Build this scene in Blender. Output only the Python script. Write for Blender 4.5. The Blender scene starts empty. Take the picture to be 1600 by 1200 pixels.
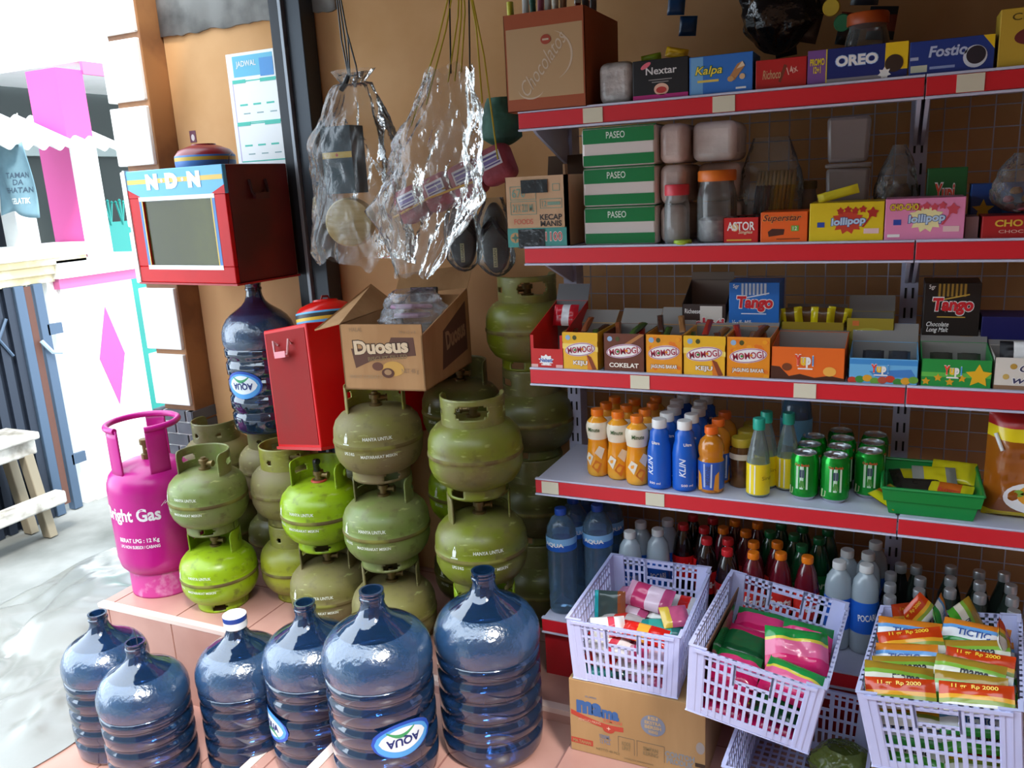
import bpy, math, random
from math import sin, cos, pi, radians as R_
from mathutils import Vector, Matrix, noise
random.seed(7)
scn = bpy.context.scene
COL = scn.collection

EXPO = 0.9; SKY = 2.8; SKYC = (.76, .88, 1.0, 1); SUN = 2.2; SUNDIR = (-.46, .42, -.78); CEIL = (-2.15, 1.0, 1.765, 2.40, 1.35); OPP = 4.2; WR = -.9; FW = (-1.3, -.75)
RED2 = ((-1.55, 1.925, .635), Matrix.Rotation(1.2, 4, 'Z') @ Matrix.Rotation(-.18, 4, 'X') @ Matrix.Rotation(.083, 4, 'Y'))
# ------------------------------------------------------------------ materials
def lin(c):
    if isinstance(c, str):
        c = c.lstrip('#'); c = c if len(c) == 6 else ''.join(q*2 for q in c); c = [int(c[i:i+2], 16)/255 for i in (0, 2, 4)]
    return tuple(x/12.92 if x <= .04045 else ((x+.055)/1.055)**2.4 for x in c) + (1.0,)
_m = {}
def mat(name, col, rough=.5, metal=0., col2=None, scale=8., lo=.42, hi=.62, bump=0., coat=0., spec=.5, detail=5., stretch=None):
    if name in _m: return _m[name]
    m = bpy.data.materials.new(name); m.use_nodes = True
    nt = m.node_tree; b = nt.nodes['Principled BSDF']
    b.inputs['Base Color'].default_value = lin(col); b.inputs['Roughness'].default_value = rough
    b.inputs['Metallic'].default_value = metal; b.inputs['Specular IOR Level'].default_value = spec
    if coat: b.inputs['Coat Weight'].default_value = coat; b.inputs['Coat Roughness'].default_value = .12
    if col2 or bump:
        tc = nt.nodes.new('ShaderNodeTexCoord'); mp = nt.nodes.new('ShaderNodeMapping')
        if stretch: mp.inputs['Scale'].default_value = stretch
        n = nt.nodes.new('ShaderNodeTexNoise'); n.inputs['Scale'].default_value = scale; n.inputs['Detail'].default_value = detail
        nt.links.new(tc.outputs['Object'], mp.inputs[0]); nt.links.new(mp.outputs[0], n.inputs['Vector'])
        if col2:
            r = nt.nodes.new('ShaderNodeValToRGB'); r.color_ramp.elements[0].position = lo; r.color_ramp.elements[1].position = hi
            r.color_ramp.elements[0].color = lin(col); r.color_ramp.elements[1].color = lin(col2)
            nt.links.new(n.outputs['Fac'], r.inputs[0]); nt.links.new(r.outputs[0], b.inputs['Base Color'])
        if bump:
            bp = nt.nodes.new('ShaderNodeBump'); bp.inputs['Strength'].default_value = bump; bp.inputs['Distance'].default_value = .01
            nt.links.new(n.outputs['Fac'], bp.inputs['Height']); nt.links.new(bp.outputs[0], b.inputs['Normal'])
    _m[name] = m; return m
def film(name, tint, body, fac, rough=.12, bump=0., scale=20., edge=.35, ior=1.45):
    """see-through plastic: tinted clear film mixed with a glossy body that grows towards grazing angles"""
    if name in _m: return _m[name]
    m = bpy.data.materials.new(name); m.use_nodes = True; nt = m.node_tree; N = nt.nodes; L = nt.links
    b = N['Principled BSDF']; b.inputs['Base Color'].default_value = lin(body); b.inputs['Roughness'].default_value = rough
    b.inputs['IOR'].default_value = ior
    t = N.new('ShaderNodeBsdfTransparent'); t.inputs[0].default_value = lin(tint)
    lw = N.new('ShaderNodeLayerWeight'); lw.inputs['Blend'].default_value = .35
    ma = N.new('ShaderNodeMath'); ma.operation = 'MULTIPLY_ADD'; ma.inputs[1].default_value = edge; ma.inputs[2].default_value = fac; ma.use_clamp = True
    g = N.new('ShaderNodeBsdfGlossy'); g.inputs['Roughness'].default_value = rough
    mx = N.new('ShaderNodeMixShader'); fr = N.new('ShaderNodeFresnel'); fr.inputs[0].default_value = ior
    mx2 = N.new('ShaderNodeMixShader')
    L.new(lw.outputs['Facing'], ma.inputs[0]); L.new(ma.outputs[0], mx.inputs[0]); L.new(t.outputs[0], mx.inputs[1]); L.new(b.outputs[0], mx.inputs[2])
    L.new(fr.outputs[0], mx2.inputs[0]); L.new(mx.outputs[0], mx2.inputs[1]); L.new(g.outputs[0], mx2.inputs[2])
    if bump:
        tc = N.new('ShaderNodeTexCoord'); n = N.new('ShaderNodeTexNoise'); n.inputs['Scale'].default_value = scale; n.inputs['Detail'].default_value = 3
        bp = N.new('ShaderNodeBump'); bp.inputs['Strength'].default_value = bump; bp.inputs['Distance'].default_value = .01
        L.new(tc.outputs['Object'], n.inputs['Vector']); L.new(n.outputs['Fac'], bp.inputs['Height'])
        for q in (b, g, lw, fr): L.new(bp.outputs[0], q.inputs['Normal'])
    L.new(mx2.outputs[0], N['Material Output'].inputs[0])
    _m[name] = m; return m
def P(c, rough=.42):            # printed ink or plain coloured plastic
    return mat('ink_' + c.lstrip('#') + ('' if rough == .42 else '_%d' % int(rough*100)), c, rough)

# ------------------------------------------------------------------ mesh builder
_txt = {}
def text_mesh(s, bold, shear):
    k = (s, bold, shear)
    if k not in _txt:
        cu = bpy.data.curves.new('t', 'FONT'); cu.body = s; cu.size = 1; cu.align_x = 'CENTER'; cu.align_y = 'CENTER'
        cu.offset = bold; cu.shear = shear; cu.resolution_u = 3; cu.fill_mode = 'FRONT'; cu.space_line = .85
        o = bpy.data.objects.new('t', cu); COL.objects.link(o)
        dg = bpy.context.evaluated_depsgraph_get(); dg.update()
        me = bpy.data.meshes.new_from_object(o.evaluated_get(dg))
        vs = [tuple(v.co[:2]) for v in me.vertices]; fs = [tuple(p.vertices) for p in me.polygons]
        bpy.data.objects.remove(o); bpy.data.curves.remove(cu); bpy.data.meshes.remove(me)
        if vs:
            xs = [v[0] for v in vs]; ys = [v[1] for v in vs]; cx = (min(xs)+max(xs))/2; cy = (min(ys)+max(ys))/2
            W = max(xs)-min(xs); Hh = max(ys)-min(ys)
            vs = [((x-cx)/W, (y-cy)/Hh) for x, y in vs]
        else: W = Hh = 1
        ar = sum(abs(sum(vs[f[i-1]][0]*vs[f[i]][1]-vs[f[i]][0]*vs[f[i-1]][1] for i in range(len(f))))/2 for f in fs)
        if vs and ar < .06 and bold: _txt[k] = text_mesh(s, 0., 0.); return _txt[k]
        _txt[k] = (vs, fs, W, Hh)
    return _txt[k]
class M:
    def __init__(s): s.v = []; s.f = []; s.mi = []; s.mats = []; s.T = Matrix.Identity(4)
    def idx(s, m):
        if m not in s.mats: s.mats.append(m)
        return s.mats.index(m)
    def add(s, vs, fs, m):
        o = len(s.v); T = s.T; s.v += [tuple(T @ Vector(v)) for v in vs]
        if isinstance(m, (list, tuple)): s.mi += [s.idx(q) for q in m]
        else: s.mi += [s.idx(m)]*len(fs)
        s.f += [tuple(i+o for i in f) for f in fs]; return s
    def hexa(s, p, m):          # 8 corners: bottom ring 0-3, top ring 4-7
        return s.add(p, [(3,2,1,0),(4,5,6,7),(0,1,5,4),(1,2,6,5),(2,3,7,6),(3,0,4,7)], m)
    def box(s, x0, y0, z0, x1, y1, z1, m):
        return s.hexa([(x0,y0,z0),(x1,y0,z0),(x1,y1,z0),(x0,y1,z0),(x0,y0,z1),(x1,y0,z1),(x1,y1,z1),(x0,y1,z1)], m)
    def lathe(s, prof, m, n=40, wob=None):     # prof: (r, z[, material of the band above])
        vs = []; fs = []; ms = []
        for k, p in enumerate(prof):
            for j in range(n):
                a = 2*pi*j/n; r = p[0]*(wob(a, p[1]) if wob else 1); vs.append((r*cos(a), r*sin(a), p[1]))
        for k in range(len(prof)-1):
            mm = prof[k][2] if len(prof[k]) > 2 else m
            for j in range(n):
                j2 = (j+1) % n; fs.append((k*n+j, k*n+j2, (k+1)*n+j2, (k+1)*n+j)); ms.append(mm)
        if prof[0][0] > 1e-4: fs.append(tuple(range(n-1, -1, -1))); ms.append(prof[0][2] if len(prof[0]) > 2 else m)
        if prof[-1][0] > 1e-4: fs.append(tuple((len(prof)-1)*n+j for j in range(n))); ms.append(prof[-2][2] if len(prof[-2]) > 2 else m)
        return s.add(vs, fs, ms)
    def tube(s, pts, r, m, n=8, r2=None):
        pts = [Vector(p) for p in pts]; vs = []; fs = []
        for i, p in enumerate(pts):
            t = (pts[min(i+1, len(pts)-1)]-pts[max(i-1, 0)]).normalized()
            a = t.orthogonal().normalized() if i == 0 else (a - t*a.dot(t)).normalized()
            b = t.cross(a); rr = r if r2 is None else r+(r2-r)*i/(len(pts)-1)
            vs += [tuple(p+a*rr*cos(2*pi*j/n)+b*rr*sin(2*pi*j/n)) for j in range(n)]
        for i in range(len(pts)-1):
            fs += [(i*n+j, i*n+(j+1) % n, (i+1)*n+(j+1) % n, (i+1)*n+j) for j in range(n)]
        fs += [tuple(range(n-1, -1, -1)), tuple((len(pts)-1)*n+j for j in range(n))]
        return s.add(vs, fs, m)
    def poly(s, pts, m, y=0., th=.0004):      # flat print on a front (xz) face, facing -y
        n = len(pts); vs = [(p[0], y-th, p[1]) for p in pts]+[(p[0], y, p[1]) for p in pts]
        fs = [tuple(range(n)), tuple(range(2*n-1, n-1, -1))]+[(i, i+n, (i+1) % n+n, (i+1) % n) for i in range(n)]
        return s.add(vs, fs, m)
    def rect(s, cx, cz, w, h, m, y=0., th=.0004): return s.poly([(cx-w/2,cz-h/2),(cx+w/2,cz-h/2),(cx+w/2,cz+h/2),(cx-w/2,cz+h/2)], m, y, th)
    def oval(s, cx, cz, w, h, m, y=0., th=.0004, tilt=0., n=24):
        return s.poly([(cx+w/2*cos(2*pi*i/n)*cos(tilt)-h/2*sin(2*pi*i/n)*sin(tilt), cz+w/2*cos(2*pi*i/n)*sin(tilt)+h/2*sin(2*pi*i/n)*cos(tilt)) for i in range(n)], m, y, th)
    def star(s, cx, cz, r, m, y=0., k=5, q=.5, th=.0004, rot=pi/2, sq=1.):
        return s.poly([(cx+(r if i % 2 == 0 else r*q)*cos(rot+pi*i/k), cz+sq*(r if i % 2 == 0 else r*q)*sin(rot+pi*i/k)) for i in range(2*k)], m, y, th)
    def text(s, t, cx, cz, w, h, m, y=0., th=.0005, bold=.012, shear=0., tilt=0., fn=None, outline=None):
        """text filling w x h on the xz face; fn bends (x, z, depth) into 3-D"""
        if outline:
            s.text(t, cx, cz, w*1.04, h*1.12, outline, y, th, bold+.035, shear, tilt, fn); y -= th*.9
        vs, fs, W, Hh = text_mesh(t, bold, shear)
        if not vs: return s
        if h is None: h = w*Hh/W
        o = []
        for a, b in vs:
            x, z = a*w, b*h; x, z = x*cos(tilt)-z*sin(tilt), x*sin(tilt)+z*cos(tilt)
            o.append(fn(cx+x, cz+z, th-y) if fn else (cx+x, y-th, cz+z))
        return s.add(o, fs, m)
    def grid(s, fn, nu, nv, m, wrap=False):
        vs = [tuple(fn(i/nu, j/nv)) for j in range(nv+1) for i in range(nu+(0 if wrap else 1))]; n = nu if wrap else nu+1; fs = []; ms = []
        for j in range(nv):
            for i in range(nu):
                fs.append((j*n+i, j*n+(i+1) % n, (j+1)*n+(i+1) % n, (j+1)*n+i)); ms.append(m(i/nu, j/nv) if callable(m) else m)
        return s.add(vs, fs, ms)
    def build(s, name, parent=None, smooth=True, angle=38, bevel=0., solid=0., sub=0, label=None):
        me = bpy.data.meshes.new(name); me.from_pydata(s.v, [], s.f)
        for m in s.mats: me.materials.append(m)
        me.polygons.foreach_set('material_index', s.mi)
        if smooth:
            me.polygons.foreach_set('use_smooth', [True]*len(s.f)); me.update(); me.set_sharp_from_angle(angle=R_(angle))
        me.update()
        o = bpy.data.objects.new(name, me); COL.objects.link(o)
        if parent: o.parent = parent
        if solid: q = o.modifiers.new('thick', 'SOLIDIFY'); q.thickness = solid; q.offset = 0
        if bevel: q = o.modifiers.new('bevel', 'BEVEL'); q.width = bevel; q.segments = 2; q.limit_method = 'ANGLE'; q.angle_limit = R_(50)
        if sub: q = o.modifiers.new('sub', 'SUBSURF'); q.levels = sub; q.render_levels = sub
        if label: o['label'] = label
        return o
def tag(o, label, cat, group=None):
    o['label'] = label; o['category'] = cat
    if group: o['group'] = group
    return o
def thing(name, label, cat, loc=(0,0,0), rz=0., group=None, rot=None):
    o = bpy.data.objects.new(name, None); o.empty_display_size = .03; COL.objects.link(o); o.location = loc; o.rotation_euler = (0,0,rz)
    if rot is not None: o.rotation_euler = rot.to_euler()
    return tag(o, label, cat, group)
def place(o, loc, rz=0.): o.location = loc; o.rotation_euler = (0,0,rz); return o
def struct(M_, name, **k): o = M_.build(name, **k); o['kind'] = 'structure'; return o
def dup(root, loc, rz=0., label=None, group=None, rot=None, skin=None):
    r = root.copy(); COL.objects.link(r); r.location = loc; r.rotation_euler = (0,0,rz) if rot is None else rot.to_euler()
    if label: r['label'] = label
    if group: r['group'] = group
    for ch in list(root.children):
        c = ch.copy(); COL.objects.link(c); c.parent = r
        for g in list(ch.children):
            d = g.copy(); COL.objects.link(d); d.parent = c
    if skin: reskin(r, skin)
    return r
def reskin(r, skin):
    for c in list(r.children)+[r]:
        k = c.name.split('.')[0]
        if k in skin and c.type == 'MESH':
            c.material_slots[0].link = 'OBJECT'; c.material_slots[0].material = skin[k]
ORD = ['first', 'second', 'third', 'fourth', 'fifth', 'sixth', 'seventh']
# ------------------------------------------------------------------ camera (16:12 frame, phone lens)
cam = bpy.data.objects.new('camera', bpy.data.cameras.new('camera')); COL.objects.link(cam)
cam.data.lens = 29.03; cam.data.sensor_width = 36; cam.data.clip_start = .02
right = Vector((.90974, .41202, -.05108)); up = Vector((-.05236, .23590, .97036)); back = Vector((.41186, -.88011, .23618))
cam.matrix_world = Matrix(((right.x, up.x, back.x, 0), (right.y, up.y, back.y, 0), (right.z, up.z, back.z, 1.39), (0, 0, 0, 1)))
scn.camera = cam
vs = scn.view_settings; vs.view_transform = 'Standard'; vs.look = 'None'; vs.gamma = 1; vs.use_curve_mapping = False; vs.exposure = EXPO
# ------------------------------------------------------------------ daylight
w = bpy.data.worlds.new('sky'); scn.world = w; w.use_nodes = True
bg = w.node_tree.nodes['Background']; bg.inputs[0].default_value = SKYC; bg.inputs[1].default_value = SKY
sl = bpy.data.lights.new('sun', 'SUN'); sl.energy = SUN; sl.angle = R_(9); sl.color = (1, .96, .9)
so = bpy.data.objects.new('sun', sl); COL.objects.link(so)
so.rotation_euler = Vector(SUNDIR).to_track_quat('-Z', 'Y').to_euler()
# ------------------------------------------------------------------ the shop shell, with unseen sky blockers
plaster = mat('orange_plaster', '#d8a672', .85, col2='#c8945c', scale=3.2, lo=.4, hi=.7, bump=.12)
grey_ct = mat('bare_concrete', '#a9aaa6', .9, col2='#7f827f', scale=7, bump=.3)
tile = mat('pink_floor_tile', '#bd9184', .28, col2='#ad7f73', scale=2.5)
grout = mat('tile_grout', '#8d6058', .8)
m = M(); m.box(-2.49, 2.45, -.4, 1.35, 2.6, 3.0, plaster); struct(m, 'wall_back', smooth=False)
m = M(); nz = 40
def beam(u, v):
    x = -2.49+.78*u; z = 1.975+.9*v
    if v < .01: z += .012*noise.noise((x*14, 0, 3))+.006*noise.noise((x*40, 0, 3))
    return (x, 2.444, z)
m.grid(beam, nz, 3, grey_ct); struct(m, 'trim_1', solid=.012)
m = M(); m.box(1.2, WR, -.4, 1.35, 2.6, 3.0, mat('dark_brown_blocker', '#6b4a30', .9)); struct(m, 'blocker_right', smooth=False)  # unseen wall, added to keep sky light off the right side
x0, y0, zf, zb, x1 = CEIL; cbm = mat('ceiling_board', '#4a4038', .9)
m = M(); m.hexa([(x0,y0,zf),(x1,y0,zf),(x1,2.6,zb),(x0,2.6,zb),(x0,y0,zf+.1),(x1,y0,zf+.1),(x1,2.6,zb+.1),(x0,2.6,zb+.1)], cbm); struct(m, 'ceiling', smooth=False)  # unseen; slope and low front edge shaped to dim the upper shelves
m = M(); m.box(-7, -4.4, -.4, 6, -4.2, OPP, mat('grey_blocker', '#5d5e5c', .9)); struct(m, 'blocker_opposite', smooth=False)  # unseen block added behind the camera to cut low frontal sky light
m = M(); m.box(FW[0], FW[1]-.15, -.4, 1.35, FW[1], 2.5, _m['dark_brown_blocker']); struct(m, 'blocker_front', smooth=False)  # unseen wall added behind the camera so light comes from the left front
# raised tiled floor with its steps down to the left
def tiles(m, x0, x1, y0, y1, z, dx=.30, dy=.30, ox=-.683, oy=1.815, g=.003):
    i0 = math.floor((x0-ox)/dx); j0 = math.floor((y0-oy)/dy)
    for i in range(i0, math.ceil((x1-ox)/dx)):
        for j in range(j0, math.ceil((y1-oy)/dy)):
            a, b, c, d = max(x0, ox+i*dx), min(x1, ox+(i+1)*dx), max(y0, oy+j*dy), min(y1, oy+(j+1)*dy)
            if b-a > .01 and d-c > .01: m.box(a+g, c+g, z-.008, b-g, d-g, z, tile)
m = M()
m.box(-2.53, 1.820, -.40, 1.2, 2.45, -.002, grout); tiles(m, -2.535, 1.2, 1.815, 2.45, 0)
for i in range(7):
    xx = -.683-.30*i; x2 = max(xx-.30, -2.533)
    if xx-x2 > .02: m.box(x2+.003, 1.812, -.32, xx-.003, 1.822, -.004, tile)
m.box(-.683, -1.3, -.40, 1.2, 1.822, -.002, grout); tiles(m, -.683, 1.2, .3, 1.815, 0)
m.box(-1.27, .6, -.40, -.686, 1.822, -.042, grout); tiles(m, -1.272, -.686, .62, 1.815, -.04)
m.box(-1.62, .6, -.40, -1.27, 1.822, -.222, grout); tiles(m, -1.622, -1.272, .62, 1.815, -.22)
m.box(-2.50, .6, -.40, -1.62, 1.822, -.322, grout); tiles(m, -2.503, -1.622, .62, 1.815, -.32)
lit_edge = mat('sunlit_edge_tint', '#e0c6bb', .3)  # pale strip paints the overbright sunlit step edges into the colour
m.box(-2.535, 1.811, -.014, -.686, 1.838, .0012, lit_edge); m.box(-1.30, .62, -.052, -1.271, 1.81, -.0388, lit_edge); m.box(-1.65, .62, -.232, -1.621, 1.81, -.2188, lit_edge)
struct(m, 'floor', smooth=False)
m = M(); m.box(-9, -3, -.45, -2.50, 8, -.325, mat('street_concrete', '#8f908c', .9, col2='#62645f', scale=2.2, bump=.3, lo=.35, hi=.65)); m.box(-2.50, -3, -.45, -.683, .62, -.325, _m['street_concrete'])
struct(m, 'street_ground', smooth=False)
# white clad corner pillar with a brown painted side
white = mat('white_cladding', '#efeeea', .6); brown = mat('brown_paint', '#9c6a3e', .6, col2='#7c5130', scale=5)
m = M(); m.box(-2.655, 2.345, -.33, -2.492, 2.62, 3.0, brown)
zs = [2.9, 2.2, 1.974, 1.742, 1.515, 1.29, 1.075, .814, .588]
for a, b in zip(zs[:-1], zs[1:]): m.box(-2.685, 2.33, b+.010, -2.500, 2.60, a-.010, white)
struct(m, 'wall_pillar', bevel=.004, smooth=False)
brick = mat('grey_brick', '#5f6066', .8, col2='#4b4c52', scale=6); mort = mat('brick_mortar', '#cfcfcb', .9)
m = M(); m.box(-2.695, 2.33, -.33, -2.495, 2.62, .575, mort); k = 0; z = -.32
while z < .56:
    x = -2.70-(.06 if k % 2 else 0)
    while x < -2.49:
        a, b = max(x, -2.70), min(x+.115, -2.488)
        if b-a > .01: m.box(a+.004, 2.322, z+.004, b-.004, 2.40, z+.046, brick); 
        x += .12
    m.box(-2.52, 2.325, z+.004, -2.488, 2.60, z+.046, brick); z += .05; k += 1
struct(m, 'trim_2', smooth=False)
# dark steel channel of the folding shop gate
dk = mat('dark_steel', '#23262b', .45, .3); gs = mat('galvanised_edge', '#8b9096', .4, .4); mg = mat('grey_steel', '#3d434a', .45, .3)
t = thing('gate_rail_post', 'tall black steel gate post standing against the orange wall', 'post', (-1.875, 2.40, 0))
m = M(); m.box(-.05, -.035, 0, -.004, .045, 2.85, dk); m.build('channel', t, bevel=.003)
m = M(); m.box(-.004, -.045, 0, .010, .03, 2.85, gs); m.build('edge_strip', t, bevel=.002)
m = M(); m.box(.010, -.03, 0, .075, .045, 2.85, mg); m.build('flat_plate', t, bevel=.003)
# poster on the wall
pw = P('#f4f6f4', .5); t1 = P('#39bfa9'); t2 = P('#5bb8d6'); lilac = P('#b9a8d8')
m = M(); m.rect(0, 0, .235, .46, pw, 0, .002); po = m.build('wall_poster'); po.location = (-2.085, 2.447, 1.655)
tag(po, 'white and teal printed poster taped to the wall beside the black post', 'poster')
m = M(); m.rect(.0, .185, .18, .07, t2, -.002); m.rect(.06, .175, .06, .06, P('#3d8fd0'), -.0026); m.text('JADWAL', -.03, .19, .09, .025, pw, -.0028)
for zz, hh in ((.065, .14), (-.075, .13)):
    for a, b, c, d in ((0, hh/2, .2, .004), (0, -hh/2, .2, .004), (-.1, 0, .003, hh), (.1, 0, .003, hh)): m.rect(a, zz+b, c, d, lilac if c < .01 else t1, -.002)
    m.rect(-.07, zz+hh/2, .06, .012, t1, -.0026); m.rect(.06, zz+hh/2-.002, .07, .012, t1, -.0026)
    for q in range(3): m.rect(-.06+.06*q, zz-.01, .035, .006, t1, -.002); m.rect(-.05+.06*q, zz-.04, .03, .004, P('#8aa'), -.002)
for q in range(4): m.rect(-.06+.04*q, -.175, .03, .005, t1, -.002); m.rect(-.05+.04*q, -.205, .025, .005, P('#8aa'), -.002)
m.build('printed_design', po, smooth=False)
m = M(); m.rect(0, 0, .03, .042, P('#7a4a5a'), 0, .001); m.oval(0, -.004, .016, .024, P('#e8ddd8'), -.001); s = m.build('wall_sticker'); s.location = (-2.41, 2.449, 1.62)
tag(s, 'tiny square sticker on the wall above the red glass cabinet', 'sticker')
# ------------------------------------------------------------------ across the alley
wm = mat('white_wall_paint', '#f3f2ee', .8, col2='#e6e6e0', scale=2); pk = mat('pink_paint', '#c04488', .7); pk2 = mat('deep_pink_paint', '#c45f90', .7)
XN = -4.26
m = M(); m.box(XN-.14, 3.17, -.40, XN, 3.66, .94, wm); m.box(XN-.17, 3.15, .94, XN+.03, 3.69, 1.0, pk2); m.box(XN-.19, 3.14, 1.0, XN+.05, 3.71, 1.10, wm)
m.add([(XN+.004, 3.44, .80), (XN+.004, 3.525, .50), (XN+.004, 3.43, .20), (XN+.004, 3.345, .50), (XN-.01, 3.44, .80), (XN-.01, 3.525, .50), (XN-.01, 3.43, .20), (XN-.01, 3.345, .50)],
      [(0,3,2,1), (0,1,5,4), (1,2,6,5), (2,3,7,6), (3,0,4,7)], P('#bd4a8c', .7))
struct(m, 'wall_alley', smooth=False)
m = M(); m.box(XN-.26, 3.39, 1.0, XN-.01, 3.56, 2.14, pk); m.box(XN-.01, 3.39, 1.0, XN+.004, 3.56, 1.72, wm)  # white slab on the pink column paints in its overbright sunlit face
struct(m, 'wall_column', smooth=False)
m = M(); m.box(XN-.02, 3.56, 2.12, XN+.0, 6.2, 2.19, pk2); m.box(XN-1.2, 3.56, 2.19, XN, 6.2, 2.3, wm)
struct(m, 'trim_3', smooth=False)
pg = mat('porch_grey', '#5d6664', .8); pd = mat('porch_wall', '#3f4543', .85)
m = M(); m.box(-5.6, 3.2, -.4, -5.5, 6.2, 2.2, pd); struct(m, 'wall_porch', smooth=False)
m = M(); m.box(-5.6, 6.1, -.4, XN, 6.2, 2.2, pg); struct(m, 'wall_porch_end', smooth=False)
m = M(); m.box(-5.5, 3.56, 1.74, -5.42, 6.1, 1.82, P('#8a9692')); struct(m, 'trim_4', smooth=False)
m = M(); m.box(-5.5, 4.36, -.33, -5.46, 4.56, 1.62, P('#2c2532')); struct(m, 'door_1', smooth=False)
# turquoise fence
tq = mat('turquoise_paint', '#14887c', .5)
t = thing('yard_gate', 'turquoise sheet-metal gate with zigzag rods behind the white wall', 'gate', (XN-.25, 3.7, -.32))
m = M(); m.box(-.02, -.02, 0, .0, 1.1, 1.60, tq); m.build('sheet_panel', t)
m = M(); m.box(.0, -.0, 0, .03, .05, 1.42, tq); m.build('gate_post', t)
m = M(); y = .0
while y < 1.0:
    m.tube([(0, y, 1.58), (0, y-.03, 1.72)], .006, tq, 6); m.tube([(0, y, 1.58), (0, y+.03, 1.72)], .006, tq, 6); m.tube([(0, y, 1.58), (0, y, 1.73)], .007, tq, 6)
    for d, hh in ((-.03, 1.72), (.03, 1.72), (0, 1.73)):
        m.T = Matrix.Translation((0, y+d, hh)); m.lathe([(0, -.012), (.011, 0), (0, .012)], tq, 8); m.T = Matrix.Identity(4)
    y += .09
m.build('zigzag_rods', t)
# cornice, roof, banner, dark gate, bench
ct = mat('weathered_cream', '#e9dfc2', .85, col2='#c9b98f', scale=6)
m = M()
for z0, z1, o in ((.985, 1.03, .0), (1.03, 1.08, .03), (1.08, 1.12, .05), (1.12, 1.19, .08)): m.box(XN-.25, 2.0, z0, XN+o, 3.29+o, z1, ct if z1 < 1.13 else wm)
struct(m, 'trim_5', smooth=False, bevel=.006)
m = M(); m.box(XN-.2, 3.11, -.40, XN-.02, 3.30, 1.0, wm); m.box(XN-.22, 3.06, 1.19, XN-.1, 3.18, 1.75, wm); struct(m, 'wall_gatehouse', smooth=False)
m = M(); m.box(XN-.30, 1.9, 1.19, XN-.26, 3.10, 1.9, P('#1c2430'))
for k in range(9): m.box(XN-.26, 2.98-.12*k, 1.19, XN-.24, 3.03-.12*k, 1.85, P('#6d8296'))
struct(m, 'window_1', smooth=False)
cr = mat('white_roof_sheet', '#f1f1ee', .6)
def corr(u, v):
    y = 2.35+1.32*u+ .02*v; x = XN-.35+.50*v; return (x, y, 1.90-.20*v+.014*sin(y*2*pi/.095))
m = M(); m.grid(corr, 140, 10, cr); o = m.build('corrugated_roof', solid=.006); tag(o, 'white corrugated awning sheet above the hanging cloth banner', 'roof')
bn = mat('banner_cloth', '#7394a0', .8, col2='#567681', scale=4)
t = thing('cloth_banner', 'pale blue printed banner hanging under the corrugated awning', 'banner', (XN+.17, 2.96, 1.36))
m = M(); m.grid(lambda u, v: (.28*u-.24+.0, .02*sin(7*u+3*v), .36*v+.02*sin(5*u)*(1-v)), 24, 16, bn); m.build('cloth', t, solid=.004)
m = M(); ink = P('#3d4f60')
bend = lambda x, z, d: (x, .02*sin(7*(x+.24)/.28+3*z/.36)-d-.003, z)
for s_, z, ww in (('TAMAN', .20, .12), ('DA', .165, .05), ('SEHATAN', .125, .17), ('GELATIK', .07, .11)): m.text(s_, -.05 if ww < .15 else -.06, z, ww, .028 if z > .1 else .03, ink if z > .1 else P('#e9f2f2'), fn=bend)
m.build('lettering', t, smooth=False)
m = M()
for x in (-.22, .03): m.tube([(x, 0, .355), (x, .0, .50)], .003, P('#c8c4b8'), 5)
m.build('hanging_cord', t)
bs = mat('blue_grey_steel', '#43566b', .5, .2); bs2 = mat('dark_blue_steel', '#1f2836', .55, .2)
t = thing('folding_gate', 'dark blue steel folding gate under the cream cornice', 'gate', (XN, 3.04, -.32))
for y0, x0 in ((-.04, .0), (-.15, .0)):
    m = M(); m.box(x0-.03, y0, 0, x0+.02, y0+.055, 1.31, bs); m.build('gate_stile', t, bevel=.004)
m = M(); m.box(-.01, -.12, .05, .01, -.05, 1.30, mat('rusty_rod', '#5c3b30', .8)); m.build('lock_rod', t)
for z in (1.02, .26): m = M(); m.box(0, .0, z, .02, .09, z+.06, bs); m.build('hinge_lug', t)
m = M()
for k in range(12): m.box(-.02, -.20-.075*k, .0, .005, -.155-.075*k, 1.31, bs2); m.box(-.035, -.235-.075*k, 0, -.02, -.195-.075*k, 1.31, bs2)
m.build('slat_panel', t)
m = M()
for k in range(5):
    y = -.22-.16*k; m.tube([(.012, y, .95), (.012, y-.12, 1.15)], .008, bs, 6); m.tube([(.012, y-.12, .95), (.012, y, 1.15)], .008, bs, 6)
m.build('scissor_lattice', t)
m = M(); m.tube([(.03, -.06, 1.0), (.05, -.02, .93), (.06, .03, .92)], .012, P('#9fb2c0'), 6); m.build('cloth_tie', t)
wd = mat('bleached_wood', '#bfbab0', .8, col2='#6f685b', scale=9, lo=.45, hi=.7)
t = thing('wooden_bench', 'rough bleached wooden bench in front of the dark blue gate', 'bench', (-4.03, 2.45, -.32))
m = M(); m.box(-.2, -.5, .55, .06, .245, .59, wd); m.box(-.17, -.48, .47, .03, .235, .55, wd); m.build('seat_plank', t, bevel=.01)
for sx, sy in ((.0, .17), (-.15, .17), (.0, -.42), (-.15, -.42)):
    m = M(); m.hexa([(sx-.03, sy+.04*(sy > 0), 0), (sx+.03, sy+.04*(sy > 0), 0), (sx+.03, sy+.05+.04*(sy > 0), 0), (sx-.03, sy+.05+.04*(sy > 0), 0), (sx-.03, sy-.01, .48), (sx+.03, sy-.01, .48), (sx+.03, sy+.04, .48), (sx-.03, sy+.04, .48)], mat('bench_leg_wood', '#8a7f6a', .85)); m.build('leg', t, bevel=.005)
m = M(); m.box(.02, -.5, .18, .10, .30, .25, wd); m.build('foot_rail', t, bevel=.012)
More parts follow.
